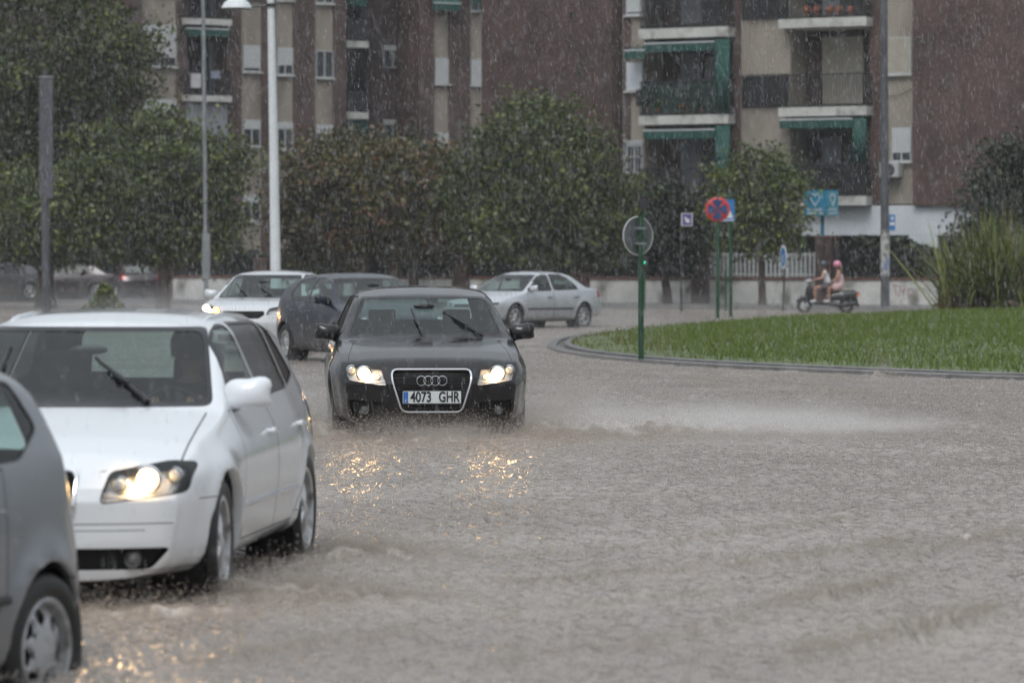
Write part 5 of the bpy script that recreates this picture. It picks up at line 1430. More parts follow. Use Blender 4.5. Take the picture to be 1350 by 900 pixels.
# balcony bay two
for i, (s0, s1, rt, ml) in enumerate(((-94, -82, -136, None), (24, 36, -16, None), (141, 153, 98, M_RAILT), (259, 271, 216, None))):
    o, g = Rf.balcony(1026, 1142, s0, s1, rt, -1.4, .55, 'screen' if i in (3,) else 'bars', None if i != 3 else M_RAIL)
    if i == 2:
        Rf.panel('balcony_shutter', 1084, 1138, s0 - 92, s0 - 4, -1.4, -1.32, M_SHUTB, off=-1.32); Rf.panel('balcony_wall', 1046, 1082, s0 - 104, s0 - 2, -1.4, -1.3, M_BRICK, off=-1.3)
    else:
        Rf.panel('balcony_door', 1085, 1108, s0 - 78, s0 - 4, -1.4, -1.33, M_CURT, off=-1.33); Rf.panel('balcony_door', 1060, 1082, s0 - 78, s0 - 4, -1.4, -1.34, M_WGLASS, off=-1.34)
        Rf.panel('balcony_door', 1112, 1134, s0 - 70, s0 - 4, -1.4, -1.34, M_WGLASS, off=-1.34)
Rf.awning(1028, 1124, 155, 169, -1.3, .62, (1124, 1142), (156, 214))
# window strip with shutters, air conditioners
Rf.window(1169, 1202, 49, 98, 0, .99, M_SHUTB); Rf.window(1169, 1202, -68, -19, 0, .99, M_SHUTB); Rf.window(1176, 1202, 168, 213, 0, .75); 
for (a, b_, c, d_) in ((1160, 1185, 214, 234),):
    r = Rf.rect(a, b_, c, d_, .4); b = MB(); b.box(r[0], r[1], -.45, -.06, r[2], r[3]); o = b.build('air_conditioner', M_ACU, Rf.root, bevel=.02)
    b = MB(); b.lathe([(0, 0), (.2, .0), (.22, .01), (.22, -.01)], 16, Matrix.Translation(((r[0] + r[1]) / 2, -.455, (r[2] + r[3]) / 2)) @ Matrix.Rotation(R(90), 4, 'X')); b.build('fan_grille', M_STEEL, o)
# flower pots on the top balcony rail
for k, px in enumerate((1062, 1075, 1092, 1104, 1120)):
    u, z = Rf.uz(px, 24, .5); b = MB(); b.lathe([(.07, 0), (.1, .18), (.11, .2), (.0, .2)], 10, Matrix.Translation((u, -.38, z))); b.ball((u, -.38, z + .3), .16, nu=7, nv=5); b.build('flower_pot', M_TERRA, Rf.root)
for k, (px, pz, o) in enumerate(((852, 140, .5), (866, 142, .5), (905, 144, .5), (925, 143, .5), (1060, 252, .5), (1098, 250, .5), (860, 254, .5))):
    u, z = Rf.uz(px, pz, o); n_ = 110; P_l = rng.normal(size=(n_, 3)) * np.array([.13, .10, .15]) + np.array([u, -.38, z + .1])
    pal = [PAL_DARK, PAL_GREEN, PAL_RUST][k % 3]
    b = MB(); b.lathe([(.09, 0), (.13, .2), (0, .2)], 10, Matrix.Translation((u, -.38, z - .25))); bp_ = b.build('flower_pot', M_TERRA, Rf.root)
    link('foliage', leaves_mesh('foliage', P_l, .09, np.array(pal)[rng.choice(4, n_)]), LEAFMAT, bp_)
for (a, c, y0, sag) in ((1150, 1203, 118, .25), (823, 842, 60, .1)):
    u0_, z_ = Rf.uz(a, y0, .05); u1_, _z = Rf.uz(c, y0, .05); b = MB(); b.tube([(u0_ + (u1_ - u0_) * t, -.05, z_ - sag * math.sin(PI * t)) for t in np.linspace(0, 1, 9)], .015, 5); b.build('wall_cable', M_BLACK, Rf.root)
# white ground floor
zt = Rf.uz(1203, 270, 0)[1]
b = MB(); b.box(uL + .35, uR + 14, -.06, 1.36, zt - 1.05, zt - .02); b.build('ground_floor_band', M_WHITEW, Rf.root)
for a, c in ((1000, 1040), (1198, 1236), (1300, 1400)):
    r = Rf.rect(a, c, 280, 400, .05); b = MB(); b.box(r[0], r[1], -.055, 1.36, 0, zt - 1.053); b.build('ground_floor_pier', M_WHITEW, Rf.root)
for a, c in ((1042, 1196), (1238, 1298), (835, 998)):
    Rf.panel('opening_shade_panel', a, c, 290, 402, .9 - 2.2, .95 - 2.2, M_SHADEDARK, off=-1.25)  # dark sheet painted as the shade inside each opening

# ---------------- blank end wall between them: its own block behind
Bf = Fac(822, 141, 62, 'apartment_block', 'blank dark red brick end wall between the two window facades')
r = Bf.rect(640, 822, 0, 300)
ul = Bf.uz(640, 100)[0]
# end wall runs away to the left: built as a plain brick slab building
Bf.root.rotation_euler = (0, 0, R(120)); Bf.root.location = (WX(822, 140.6) - .35, 140.6, 0)
b = MB(); b.box(0, 9.6, -.4, .1, 0, 18.5); b.build('wall', M_BRICK, Bf.root)
b = MB(); b.box(-.1, 9.7, -.5, .2, 18.5, 18.75); b.build('coping', M_SLAB, Bf.root)
for k in range(6): b = MB(); b.box(2.2 + .5 * (k % 2), 2.45 + .5 * (k % 2), .1, .16, 4 + k * 2.2, 4.2 + k * 2.2); b.build('wall_vent', M_STEEL, Bf.root)

# ---------------- street wall with brick pillars and fences
M_WALLW = mat('weathered_white_wall', (.62, .62, .59), rough=.75, var=.18, vscale=2.5, dirt=((.14, .13, .10), .52, .74, 1.6), vstretch=(1, 1, .7), bump=.2, bscale=20)
M_COP = mat('red_coping', (.15, .075, .06), rough=.7, var=.3, vscale=6)
pill = [222, 350, 480, 612, 770, 927, 1091, 1262]
us = [wall_u(p) for p in pill]
ang = math.atan2(wd.y, wd.x)
where = ['from its left end to the pillar at the white lamp post', 'behind the rear white car', 'behind the dark blue hatchback', 'behind the pale silver saloon', 'behind the round disc sign', 'behind the no-stopping sign', 'behind the scooter riders and bearing red graffiti']
for k, (a, c) in enumerate(zip(us, us[1:] )):
    p = wl((a + c) / 2); hl = (c - a) / 2 - .33
    w = empty('garden_wall', (p.x, p.y, .14), ang, 'stained low white wall section ' + where[k], 'wall', 'sections of the white street wall')
    b = MB(); b.box(-hl, hl, -.12, .12, -.2, .80); b.build('wall_body', M_WALLW, w)
    b = MB(); b.box(-hl, hl, -.16, .16, .80, .90); b.build('coping', M_COP, w, bevel=.01)
    if k == 6:
        b = MB(); f = lambda u, z: (u, -.128, z)
        x0 = -hl + 2.35
        for st in ([(0, .62), (.12, .3)], [(-.02, .66), (.2, .60)], [(.2, .25), (.28, .64)], [(.42, .62), (.36, .28)], [(.24, .45), (.42, .47)], [(.55, .5), (.72, .52), (.7, .3), (.56, .28), (.55, .5)]):
            b.tube([f(x0 + q[0], q[1]) for q in st], .013, 5)
        b.build('graffiti', mat('graffiti_red', (.32, .06, .07), rough=.7), w)
pdesc = ['at the left end of the wall', 'behind the white lamp post', 'left of the rusty tree gap', 'under the left side of the round tree', 'behind the boot of the silver saloon', 'left of the no-stopping sign', 'under the blue clinic sign', 'partly behind the spiky shrub']
for k, u in enumerate(us):
    p = wl(u); h = 2.2 if k in (5,) else (2.25 if k == 6 else (1.5 if k < 5 else 1.6))
    q = empty('brick_pillar', (p.x, p.y, .14), ang, 'brick wall pillar ' + pdesc[k], 'pillar', 'brick pillars of the street wall')
    b = MB(); b.box(-.31, .31, -.31, .31, -.2, h); b.build('shaft', M_BRICK, q)
    b = MB(); b.box(-.35, .35, -.35, .35, h, h + .07); b.build('cap', M_COP, q, bevel=.01)
def fence(k, m, label, gap=.12, top=1.0, bar=.012):
    a, c = us[k], us[k + 1]; p = wl((a + c) / 2); hl = (c - a) / 2 - .34
    w = empty('metal_fence', (p.x, p.y, 1.045), ang, label, 'fence', 'fences on top of the street wall')
    b = MB(); n = int(2 * hl / gap)
    for j in range(n + 1): x = -hl + 2 * hl * j / n; b.box(x - bar, x + bar, -bar, bar, 0, top)
    b.build('bars', m, w)
    for z in (.08, top - .08):
        b = MB(); b.box(-hl, hl, -bar - .006, bar + .006, z - .025, z + .025); b.build('rail', m, w)
fence(6, M_RAIL, 'black bar fence right of the clinic sign pillar'); fence(5, mat('white_fence', (.5, .52, .52), rough=.5), 'white bar fence left of the clinic sign pillar', .17, .85, .035)
fence(4, M_RAIL, 'black bar fence behind the round disc sign'); fence(3, M_RAIL, 'black bar fence under the round tree')
fence(2, M_RAIL, 'black bar fence under the second rusty tree'); fence(1, M_RAIL, 'black bar fence under the first rusty tree'); fence(0, M_RAIL, 'black bar fence left of the white lamp post')

# ================================================================= street furniture
M_PGREEN = mat('green_painted_post', (.008, .055, .022), rough=.4, var=.2, vscale=8, dirt=((.03, .04, .03), .55, .75, 12))
M_GALV = mat('galvanised_steel', (.24, .26, .27), rough=.45, metal=.3, var=.2, vscale=6)
M_LWHITE = mat('white_lamp_post_paint', (.66, .70, .72), rough=.4, var=.08, vscale=2, dirt=((.35, .35, .33), .62, .85, 2))
M_LGREY = mat('grey_post_paint', (.075, .08, .09), rough=.5, var=.25, vscale=4)
M_SRED = mat('sign_red', (.55, .035, .025), rough=.35); M_SBLUE = mat('sign_blue', (.02, .16, .42), rough=.35); M_SWHITE = mat('sign_white', (.66, .68, .70), rough=.4)
M_SBACK = mat('sign_back_grey', (.11, .12, .125), rough=.5, metal=.2, var=.2, vscale=9)
M_STEAL = mat('clinic_sign_blue', (.015, .20, .33), rough=.4); M_STEAL2 = mat('clinic_sign_pale_blue', (.06, .29, .40), rough=.4)
M_VIO = mat('sign_violet', (.08, .07, .22), rough=.4)
def post(name, label, cat, px, d, z0, ztop_, r, m, lean=0.0, group=None, pname='post'):
    root = empty(name, (WX(px, d), d, z0), 0, label, cat, group)
    h = ztop_ - z0; b = MB(); b.tube([(0, 0, -.3), (-lean * h * .5, 0, h * .5), (-lean * h, 0, h)], [r, r * (1 if len(str(r)) < 1 else .95), r * .85], 12); b.build(pname, m, root, smooth=True)
    return root
# tall white street lamp
d = 104.0; root = empty('street_lamp', (WX(364.5, d), d, 0), 0, 'tall white street lamp with a half-dome head on a side arm', 'street lamp')
h = WZ(-40, d); lx = lambda py: (-7.5 * (425 - py) / 425) / F * d
b = MB(); b.tube([(0, 0, -.3), (lx(212), 0, h * .5), (lx(-40), 0, h)], [.15, .12, .09], 16); b.build('post', M_LWHITE, root, smooth=True)
b = MB(); b.tube([(0, 0, -.1), (0, 0, .5)], [.19, .18], 16); b.build('base_collar', M_LWHITE, root, smooth=True)
zA = WZ(7.5, d); xA = lx(7); xl = WX(312, d) - WX(364.5, d)
b = MB(); b.tube([(xA, 0, zA), (xA - .45, 0, zA - .02), (xl + .3, 0, zA - .05)], .035, 8); b.lathe([(.115, -.05), (.13, -.05), (.13, .05), (.115, .05)], 16, Matrix.Translation((xA, 0, zA))); ar = b.build('arm', M_BLACK, root, smooth=True)
b = MB(); b.lathe([(.42, 0), (.40, .05), (.34, .15), (.22, .24), (.1, .28), (0, .29)], 24, Matrix.Translation((xl, 0, zA - .08))); hd = b.build('lamp_head', M_LWHITE, root, smooth=True)
b = MB(); b.lathe([(0, -.01), (.36, -.01), (.41, 0), (.42, .012)], 24, Matrix.Translation((xl, 0, zA - .085))); b.build('lamp_glass', M_SBACK, hd, smooth=True)
# thin grey lamp post behind the trees
r_ = post('lamp_post', 'thin grey lamp post rising in front of the laundry balcony', 'lamp post', 272, 126, 0, WZ(-50, 126), .075, M_GALV, lean=.010)
b = MB(); b.box(-.13, .13, -.1, .1, 1.0, 2.5); b.build('control_box', M_GALV, r_, bevel=.02)
# grey post with wider casing at the left
d = 118; root = empty('cased_post', (WX(62, d), d, 0), 0, 'tall grey post with a wider upper casing, standing before the large tree', 'post')
b = MB(); b.tube([(0, 0, -.3), (-.06, 0, WZ(262, d))], [.13, .13], 12); b.build('lower_post', M_LGREY, root, smooth=True)
b = MB(); b.box(-.23, .19, -.12, .12, WZ(262, d), WZ(103, d)); b.build('upper_casing', M_LGREY, root, bevel=.02)
b = MB(); b.box(-.245, .205, -.135, .135, WZ(103, d), WZ(103, d) + .06); b.build('casing_lid', M_GALV, root, bevel=.01)
# tall grey pole on the right with a small blue sign and stickers
d = 124.5; root = empty('lamp_post', (WX(1167, d), d, 0), 0, 'tall grey lamp post with stickers and a small blue sign, right of the scooter', 'lamp post')
b = MB(); b.tube([(0, 0, -.2), (-.02, 0, 5), (-.04, 0, WZ(-50, d))], [.145, .13, .10], 14); b.build('post', M_LGREY, root, smooth=True)
b = MB(); b.tube([(0, 0, WZ(364, d)), (0, 0, WZ(303, d))], [.149, .147], 14); b.build('poster_sleeve', mat('worn_posters', (.42, .42, .41), rough=.8, dirt=((.12, .12, .12), .45, .6, 6)), root, smooth=True)
b = MB(); b.box(-.06, .06, -.165, -.15, WZ(356, d), WZ(347, d)); b.box(.02, .1, -.16, -.145, WZ(347, d), WZ(340, d)); b.build('sticker', mat('sticker_blue', (.15, .2, .4)), root)
b = MB(); b.box(.13, .32, -.02, .0, WZ(304, d), WZ(283, d)); s_ = b.build('small_sign', M_SBLUE, root)
b = MB(); b.box(.145, .305, -.026, -.021, WZ(297, d), WZ(293, d)); b.ball((.225, -.023, WZ(288, d)), .045, 1, .1, 1.3); b.build('sign_symbol', M_SWHITE, s_)

def disc(b, c, r, th, n=32, face=0.0, back=False):
    b.lathe([(0, 0), (r * .97, 0), (r, th * .4), (r, th), (0, th)], n, Matrix.Translation(c) @ Matrix.Rotation(face, 4, 'Z') @ Matrix.Rotation(R(90), 4, 'X'))
# green post with a round sign seen from behind
d = 61.0; zg = .17; root = empty('round_sign', (WX(845, d), d, zg), R(38), 'round traffic sign seen from behind on a dark green post on the grass', 'traffic sign')
b = MB(); b.tube([(0, 0, -.2), (0, 0, WZ(284, d) - zg)], [.045, .045], 12); b.build('post', M_PGREEN, root, smooth=True)
zc = WZ(311, d) - zg
b = MB(); b.lathe([(0, 0), (.30, 0), (.305, .01), (.305, .02), (.29, .024), (0, .02)], 36, Matrix.Translation((0, .07, zc)) @ Matrix.Rotation(R(-90), 4, 'X')); sd = b.build('disc', M_SBACK, root, smooth=True)
b = MB(); b.lathe([(.30 + .012 * math.cos(t), .012 * math.sin(t)) for t in np.linspace(0, 2 * PI, 7)[:-1]], 36, Matrix.Translation((0, .075, zc)) @ Matrix.Rotation(R(-90), 4, 'X'), close=True); b.build('rim', M_ACU, sd, smooth=True)
for zz in (.12, -.12): b = MB(); b.box(-.07, .07, -.05, .068, zc + zz - .02, zc + zz + .02); b.build('clamp', M_GALV, root)
# pedestrian signal behind it
d = 126; root = empty('pedestrian_signal', (WX(849, d), d, 0), 0, 'small pedestrian signal showing green, close behind the green post', 'traffic light')
b = MB(); b.tube([(0, 0, -.2), (0, 0, 3.3)], .05, 10); b.build('post', M_PGREEN, root, smooth=True)
b = MB(); b.box(-.13, .13, -.22, -.02, WZ(353, d), WZ(340, d) + .08); b.build('signal_head', M_BLACK, root, bevel=.02)
b = MB(); b.box(-.17, .17, -.22, .0, WZ(276, d), WZ(262, d)); b.build('signal_head', M_BLACK, root, bevel=.02)
b = MB(); b.ball((.0, -.225, WZ(346, d)), .035, 1, .3, 1, 12, 8); b.build('green_light', mat('green_signal', (.1, .9, .6), emit=(.05, .9, .55), es=.9), root)
# no-stopping sign
d = 108; zg = .2; root = empty('no_stopping_sign', (WX(946, d), d, zg), R(-8), 'round red and blue no-stopping sign on a green post on the grass', 'traffic sign')
b = MB(); b.tube([(0, .05, -.2), (0, .05, WZ(258, d) - zg)], .055, 12); b.build('post', M_PGREEN, root, smooth=True)
zc = WZ(276, d) - zg; b = MB(); disc(b, (0, 0, zc), .345, -.02); sd = b.build('disc', M_SRED, root, smooth=True)
def ann(b, r0, r1, a0, a1, y, n=10, c=(0, 0)):
    vs = []; 
    for k in range(n + 1):
        a = a0 + (a1 - a0) * k / n
        vs += [(c[0] + r0 * math.cos(a), y, zc + c[1] + r0 * math.sin(a)), (c[0] + r1 * math.cos(a), y, zc + c[1] + r1 * math.sin(a))]
    b.add(vs, [(2 * k, 2 * k + 1, 2 * k + 3, 2 * k + 2) for k in range(n)])
b = MB()
for k in range(4): ann(b, .045, .275, R(45 + 90 * k + 11), R(45 + 90 * k + 79), -.024)
b.build('blue_quarter', mat('sign_dark_blue', (.02, .05, .16), rough=.35), sd)
# square crossing sign
d = 111; root = empty('crossing_sign', (WX(963, d), d, .2), R(-12), 'square blue sign with a white triangle, tucked behind the no-stopping sign', 'traffic sign')
b = MB(); b.tube([(0, .05, -.2), (0, .05, WZ(262, d))], .05, 10); b.build('post', M_PGREEN, root, smooth=True)
z0_, z1_ = WZ(292, d) - .2, WZ(263, d) - .2; b = MB(); b.box(-.32, .12, -.02, .0, z0_, z1_); sd = b.build('plate', M_SBLUE, root)
b = MB(); b.prism([(-.28, z0_ + .1), (.08, z0_ + .1), (-.1, z1_ - .08)], 0, .004, Matrix.Translation((0, -.022, 0)) @ FACE); b.box(-.3, .1, -.024, -.021, z0_ + .02, z0_ + .05); b.build('sign_symbol', M_SWHITE, sd)
# small violet sign on a thin post
d = 123.5; root = empty('parking_sign', (WX(898, d), d, 0), R(5), 'small violet square sign on a thin dark post', 'traffic sign')
b = MB(); b.tube([(0, 0, -.2), (0, 0, WZ(281, d))], .035, 8); b.build('post', M_STEEL, root, smooth=True)
b = MB(); b.box(0, .36, -.05, -.035, WZ(298, d), WZ(281, d)); sd = b.build('plate', M_SWHITE, root)
b = MB(); b.box(.03, .33, -.056, -.051, WZ(297, d) , WZ(282, d)); pl_ = b.build('panel', M_VIO, sd)
b = MB(); b.ball((.19, -.057, WZ(291, d)), .06, 1, .1, 1); b.box(.1, .16, -.06, -.057, WZ(289, d), WZ(286, d)); b.box(.22, .26, -.06, -.057, WZ(294, d), WZ(289, d)); b.build('sign_symbol', M_SWHITE, sd)
# leaning round blue sign seen edge-on
d = 123; root = empty('round_sign', (WX(1032, d), d, 0), R(-79), 'round blue and white sign turned edge-on on a leaning post beside the scooter', 'traffic sign')
b = MB(); b.tube([(0, 0, -.2), (-.04, .10, WZ(322, d))], .035, 8); b.build('post', M_STEEL, root, smooth=True)
zc = WZ(339, d); b = MB(); b.lathe([(0, 0), (.38, 0), (.39, .01), (.39, .02), (0, .02)], 30, Matrix.Translation((-.04, .04, zc)) @ Matrix.Rotation(R(90), 4, 'X')); sd = b.build('disc', M_SWHITE, root, smooth=True)
b = MB(); b.lathe([(0, .022), (.31, .022), (.31, .024), (0, .024)], 30, Matrix.Translation((-.04, .04, zc)) @ Matrix.Rotation(R(90), 4, 'X')); b.build('blue_field', M_SBLUE, sd)
b = MB(); b.box(-.08, .0, .008, .014, zc - .2, zc + .08); b.build('arrow', M_SWHITE, sd)
# slim bollard post
r_ = post('bollard', 'slim dark green post right of the no-stopping sign post', 'bollard', 957, 124, 0, WZ(355, 124), .045, M_PGREEN)
# clinic sign above the pillar
p = wall_p(1091); root = empty('clinic_sign', (p.x - .18, p.y, 2.46), 0, 'pale blue box sign with a white heart outline, standing above a brick pillar', 'sign')
dd = p.y; ox = p.x - .18
b = MB(); b.tube([(0, 0, -.0), (0, 0, WZ(284, dd) - 2.46)], .07, 10); b.build('post', M_STEAL, root, smooth=True)
X = lambda px: WX(px, dd) - ox
Z = lambda py: WZ(py, dd) - 2.46
b = MB(); b.prism([(X(1060), -.1), (X(1088), -.42), (X(1105), -.1), (X(1088) - .1, .3)], Z(285), Z(251)); cab = b.build('box', M_STEAL, root, fix=True)
# face one (left) and face two (right) as thin panels lying on the box sides
def facep(a, c, m, nm):
    a = Vector((a[0], a[1], 0)); c = Vector((c[0], c[1], 0)); t = (c - a).normalized(); n = Vector((t.y, -t.x, 0)); w = (c - a).length
    M = Matrix(((t.x, 0, n.x, a.x + n.x * .004), (t.y, 0, n.y, a.y + n.y * .004), (0, 1, 0, Z(285)), (0, 0, 0, 1)))
    H = Z(251) - Z(285)
    b = MB(); b.prism([(.01, .01), (w - .01, .01), (w - .01, H - .01), (.01, H - .01)], 0, .006, M); f = b.build(nm, m, root, fix=True)
    b = MB(); hp = []
    for k in range(25):
        q = 2 * PI * k / 24; hp.append((w * .5 + 16 * math.sin(q) ** 3 * .0112 * w / .85, H * .66 + (13 * math.cos(q) - 5 * math.cos(2 * q) - 2 * math.cos(3 * q) - math.cos(4 * q)) * .0150))
    b.tube([M @ Vector((x, y, .012)) for x, y in hp], .016, 6, cap=False); b.build('heart_outline', M_SWHITE, f)
    tm = M @ Matrix.Translation((w * .5, H * .27, .007))
    text_mesh('lettering', 'sanitas', .21, M_SWHITE, f, tm, .003, w / .80)
    b = MB(); b.prism([(w * .14, .07), (w * .86, .07), (w * .86, .11), (w * .14, .11)], .006, .012, M); b.build('sign_line', M_SWHITE, f)
facep((X(1060), -.1), (X(1088), -.42), M_STEAL, 'face_panel'); facep((X(1088), -.42), (X(1105), -.1), M_STEAL2, 'face_panel')
# ================================================================= people and scooter
M_SKIN = mat('skin', (.36, .20, .14), rough=.5, var=.08, vscale=12)
M_HAIR = mat('brown_hair', (.05, .03, .02), rough=.6); M_HAIRL = mat('wet_fair_hair', (.16, .085, .04), rough=.5)
M_TEE = mat('white_tee_shirt', (.62, .64, .68), rough=.8, var=.12, vscale=8); M_PINK = mat('pink_dress', (.55, .38, .38), rough=.8, var=.15, vscale=8)
M_SHORT = mat('dark_shorts', (.10, .08, .09), rough=.85); M_HPINK = mat('pink_helmet', (.60, .20, .30), rough=.25, coat=1); M_HDARK = mat('dark_helmet', (.02, .022, .03), rough=.25, coat=1)
M_SHOE = mat('white_trainer', (.6, .6, .62), rough=.6); M_DTOP = mat('dark_top', (.03, .03, .035), rough=.85)
def skin_mesh(name, V, E, rad, m, parent, sub=2, root_i=0):
    me = bpy.data.meshes.new(name); me.from_pydata([tuple(v) for v in V], E, [])
    o = bpy.data.objects.new(name, me); COL.objects.link(o)
    md = o.modifiers.new('k', 'SKIN'); md.use_smooth_shade = True; md.branch_smoothing = .6
    for i, r in enumerate(rad):
        sv = me.skin_vertices[0].data[i]; sv.radius = (r, r) if not isinstance(r, tuple) else r; sv.use_root = (i == root_i)
    s = o.modifiers.new('s', 'SUBSURF'); s.levels = sub; s.render_levels = sub
    bpy.context.view_layer.update()
    m2 = bpy.data.meshes.new_from_object(o.evaluated_get(bpy.context.evaluated_depsgraph_get()))
    bpy.data.objects.remove(o); m2.name = name; m2.materials.clear(); m2.materials.append(m); m2.shade_smooth()
    return link(name, m2, None, parent)
def figure(J, parent_name, label, loc, rz=0, skin=M_SKIN, clothes=(), hair=None, helmet=None, face=Vector((0, -1, 0)), shoes=M_SHOE):
    """J: joints in metres. keys pelvis chest neck head, and per side s in l,r: sho elb wri hip kne ank toe"""
    root = empty(parent_name, loc, rz, label, 'person')
    V = []; E = []; Rd = []; I = {}
    def a(k, p, r, par=None):
        I[k] = len(V); V.append(Vector(p)); Rd.append(r)
        if par is not None: E.append((I[par], I[k]))
    a('pelvis', J['pelvis'], (.15, .115)); a('waist', J['pelvis'].lerp(J['chest'], .5), (.125, .10), 'pelvis'); a('chest', J['chest'], (.155, .115), 'waist')
    a('upper', J['chest'].lerp(J['neck'], .6), (.11, .085), 'chest'); a('neck', J['neck'], .052, 'upper'); a('jaw', J['neck'].lerp(J['head'], .55), .06, 'neck'); a('head', J['head'], .092, 'jaw'); a('top', J['head'] + (J['head'] - J['neck']).normalized() * .07, .07, 'head')
    for s in 'lr':
        a('sho' + s, J['sho' + s], .058, 'upper'); a('elb' + s, J['elb' + s], .040, 'sho' + s); a('wri' + s, J['wri' + s], .026, 'elb' + s)
        hd = (J['wri' + s] - J['elb' + s]).normalized(); a('pal' + s, J['wri' + s] + hd * .06, (.036, .018), 'wri' + s)
        side = hd.cross(Vector((0, 0, 1))).normalized(); dn = side.cross(hd).normalized()
        if dn.z > 0: dn = -dn
        for k in range(4):
            off = side * (k - 1.5) * .021; ln = (.032, .040, .037, .028)[k]
            b0 = V[I['pal' + s]] + hd * .035 + off
            a('f%d' % k + s, b0, .0095, 'pal' + s); a('g%d' % k + s, b0 + hd * ln * .8 + dn * .018, .0085, 'f%d' % k + s); a('h%d' % k + s, b0 + hd * ln * .7 + dn * .05, .0075, 'g%d' % k + s)
        t0 = J['wri' + s] + hd * .03 - side * .03
        a('t' + s, t0, .011, 'wri' + s); a('u' + s, t0 - side * .02 + hd * .035 + dn * .015, .0095, 't' + s)
        a('hip' + s, J['hip' + s], .095, 'pelvis'); a('kne' + s, J['kne' + s], .058, 'hip' + s)
        a('cal' + s, J['kne' + s].lerp(J['ank' + s], .35), .054, 'kne' + s); a('ank' + s, J['ank' + s], .036, 'cal' + s); a('toe' + s, J['toe' + s], .034, 'ank' + s)
    body = skin_mesh('body', V, E, Rd, skin, root)
    # face: nose, eyes, mouth, ears
    h = J['head']; side = face.cross(Vector((0, 0, 1))).normalized(); up = Vector((0, 0, 1))
    b = MB(); b.ball(h + face * .098 - up * .02, .02, .7, .7, 1.1, 8, 6)
    b.build('nose', skin, root, smooth=True)
    for s in (-1, 1): b = MB(); b.ball(h + side * s * .092 - up * .01, .022, .5, .8, 1.3, 8, 6); b.build('ear', skin, root, smooth=True)
    for s in (-1, 1): b = MB(); b.ball(h + face * .086 + side * s * .032 + up * .008, .013, 1, 1, .7, 8, 6); b.build('eye', M_BLACK, root, smooth=True)
    b = MB(); b.ball(h + face * .088 - up * .058, .024, 1, .4, .3, 8, 6, Matrix.Rotation(math.atan2(side.y, side.x), 4, 'Z')); b.build('mouth', mat('lips', (.28, .10, .09), rough=.5), root, smooth=True)
    for nm, m, chains in clothes:
        V2 = []; E2 = []; R2 = []; D = {}
        for ch in chains:
            prev = None
            for key, p, r in ch:
                if key in D: cur = D[key]
                else: D[key] = cur = len(V2); V2.append(p); R2.append(r)
                if prev is not None: E2.append((prev, cur))
                prev = cur
        skin_mesh(nm, V2, E2, R2, m, root)
    if hair is not None:
        b = MB(); b.ball(h - face * .018 + up * .03, .108, 1, 1.05, 1.02, 18, 12)
        b.v = [(x, y, z) for x, y, z in b.v]
        if hair[1] > 0:
            back = h - face * .07
            b.tube([back + up * .03, back - up * .1 - face * .02, back - up * hair[1] - face * .05], [.085, .075, .03], 10)
        b.build('hair', hair[0], root, smooth=True)
    if helmet is not None:
        b = MB(); b.ball(h + up * .03 - face * .01, .135, 1, 1.08, .98, 20, 14)
        b.v = [(x, y, max(z, h.z - .045)) for x, y, z in b.v]; hm = b.build('helmet', helmet, root, smooth=True)
        b = MB(); b.lathe([(.137 + .008 * math.cos(t), .01 * math.sin(t)) for t in np.linspace(0, 2 * PI, 7)[:-1]], 22, Matrix.Translation(h - up * .04 - face * .01), close=True); b.build('helmet_rim', M_BLACK, hm, smooth=True)
    for s in 'lr':
        if shoes:
            an, to = J['ank' + s], J['toe' + s]; dr = (to - an); dr.z = 0; dr.normalize()
            V2 = [an + Vector((0, 0, -.01)) - dr * .03, an + dr * .05 + Vector((0, 0, -.035)), to + dr * .02]
            skin_mesh('shoe', V2, [(0, 1), (1, 2)], [.052, .05, .036], shoes, root, 1)
    return root
v = Vector
# scooter rides to the left (-x) along the street
SX, SY = WX(1090, 121.0), 121.0
sc = empty('scooter', (SX, SY, -.04), 0, 'dark motor scooter carrying two riders along the far kerb', 'scooter')
def twheel(x, r=.235):
    M = Matrix.Translation((x, 0, r)) @ Matrix.Rotation(R(90), 4, 'X'); e = bpy.data.objects.new('wheel', None); COL.objects.link(e); e.parent = sc; e.empty_display_size = .1
    b = MB(); b.lathe([(r - .05 + .05 * math.cos(t), .05 * math.sin(t)) for t in np.linspace(0, 2 * PI, 13)[:-1]], 28, M, close=True); b.build('tyre', M_RUB, e, smooth=True)
    b = MB(); b.lathe([(.0, .03), (.05, .03), (.06, .02), (r - .09, .015), (r - .085, .03), (r - .085, -.03), (r - .09, -.015), (.05, -.03), (0, -.03)], 24, M); b.build('rim', M_ALLOY, e, smooth=True)
twheel(-.70); twheel(.60)
M_SCB = mat('scooter_dark_body', (.022, .024, .028), rough=.3, coat=.8, var=.2, vscale=8)
b = MB(); b.tube([(.0, 0, .50), (.25, 0, .55), (.55, 0, .58), (.85, 0, .60), (.98, 0, .60)], [.13, .17, .19, .15, .06], 14, flat=.85); b.build('rear_fairing', M_SCB, sc, smooth=True)
b = MB(); b.tube([(-.05, 0, .70), (.2, 0, .735), (.5, 0, .76), (.84, 0, .78)], [.10, .13, .13, .08], 12, flat=1.0); b.v = [(x, y * 1.0, .70 + (z - .70) * .55) for x, y, z in b.v]; b.build('seat', mat('seat_pale_cover', (.25, .24, .20), rough=.7), sc, smooth=True)
b = MB(); b.box(-.42, .05, -.15, .15, .26, .34); b.build('floorboard', M_SCB, sc, bevel=.02, smooth=True)
b = MB(); b.prism([(-.44, .26), (-.36, .26), (-.42, .55), (-.50, .88), (-.60, .92), (-.62, .70), (-.56, .42)], -.19, .19, Matrix(((1, 0, 0, 0), (0, 0, -1, 0), (0, 1, 0, 0), (0, 0, 0, 1)))); b.build('leg_shield', M_SCB, sc, bevel=.04, smooth=True)
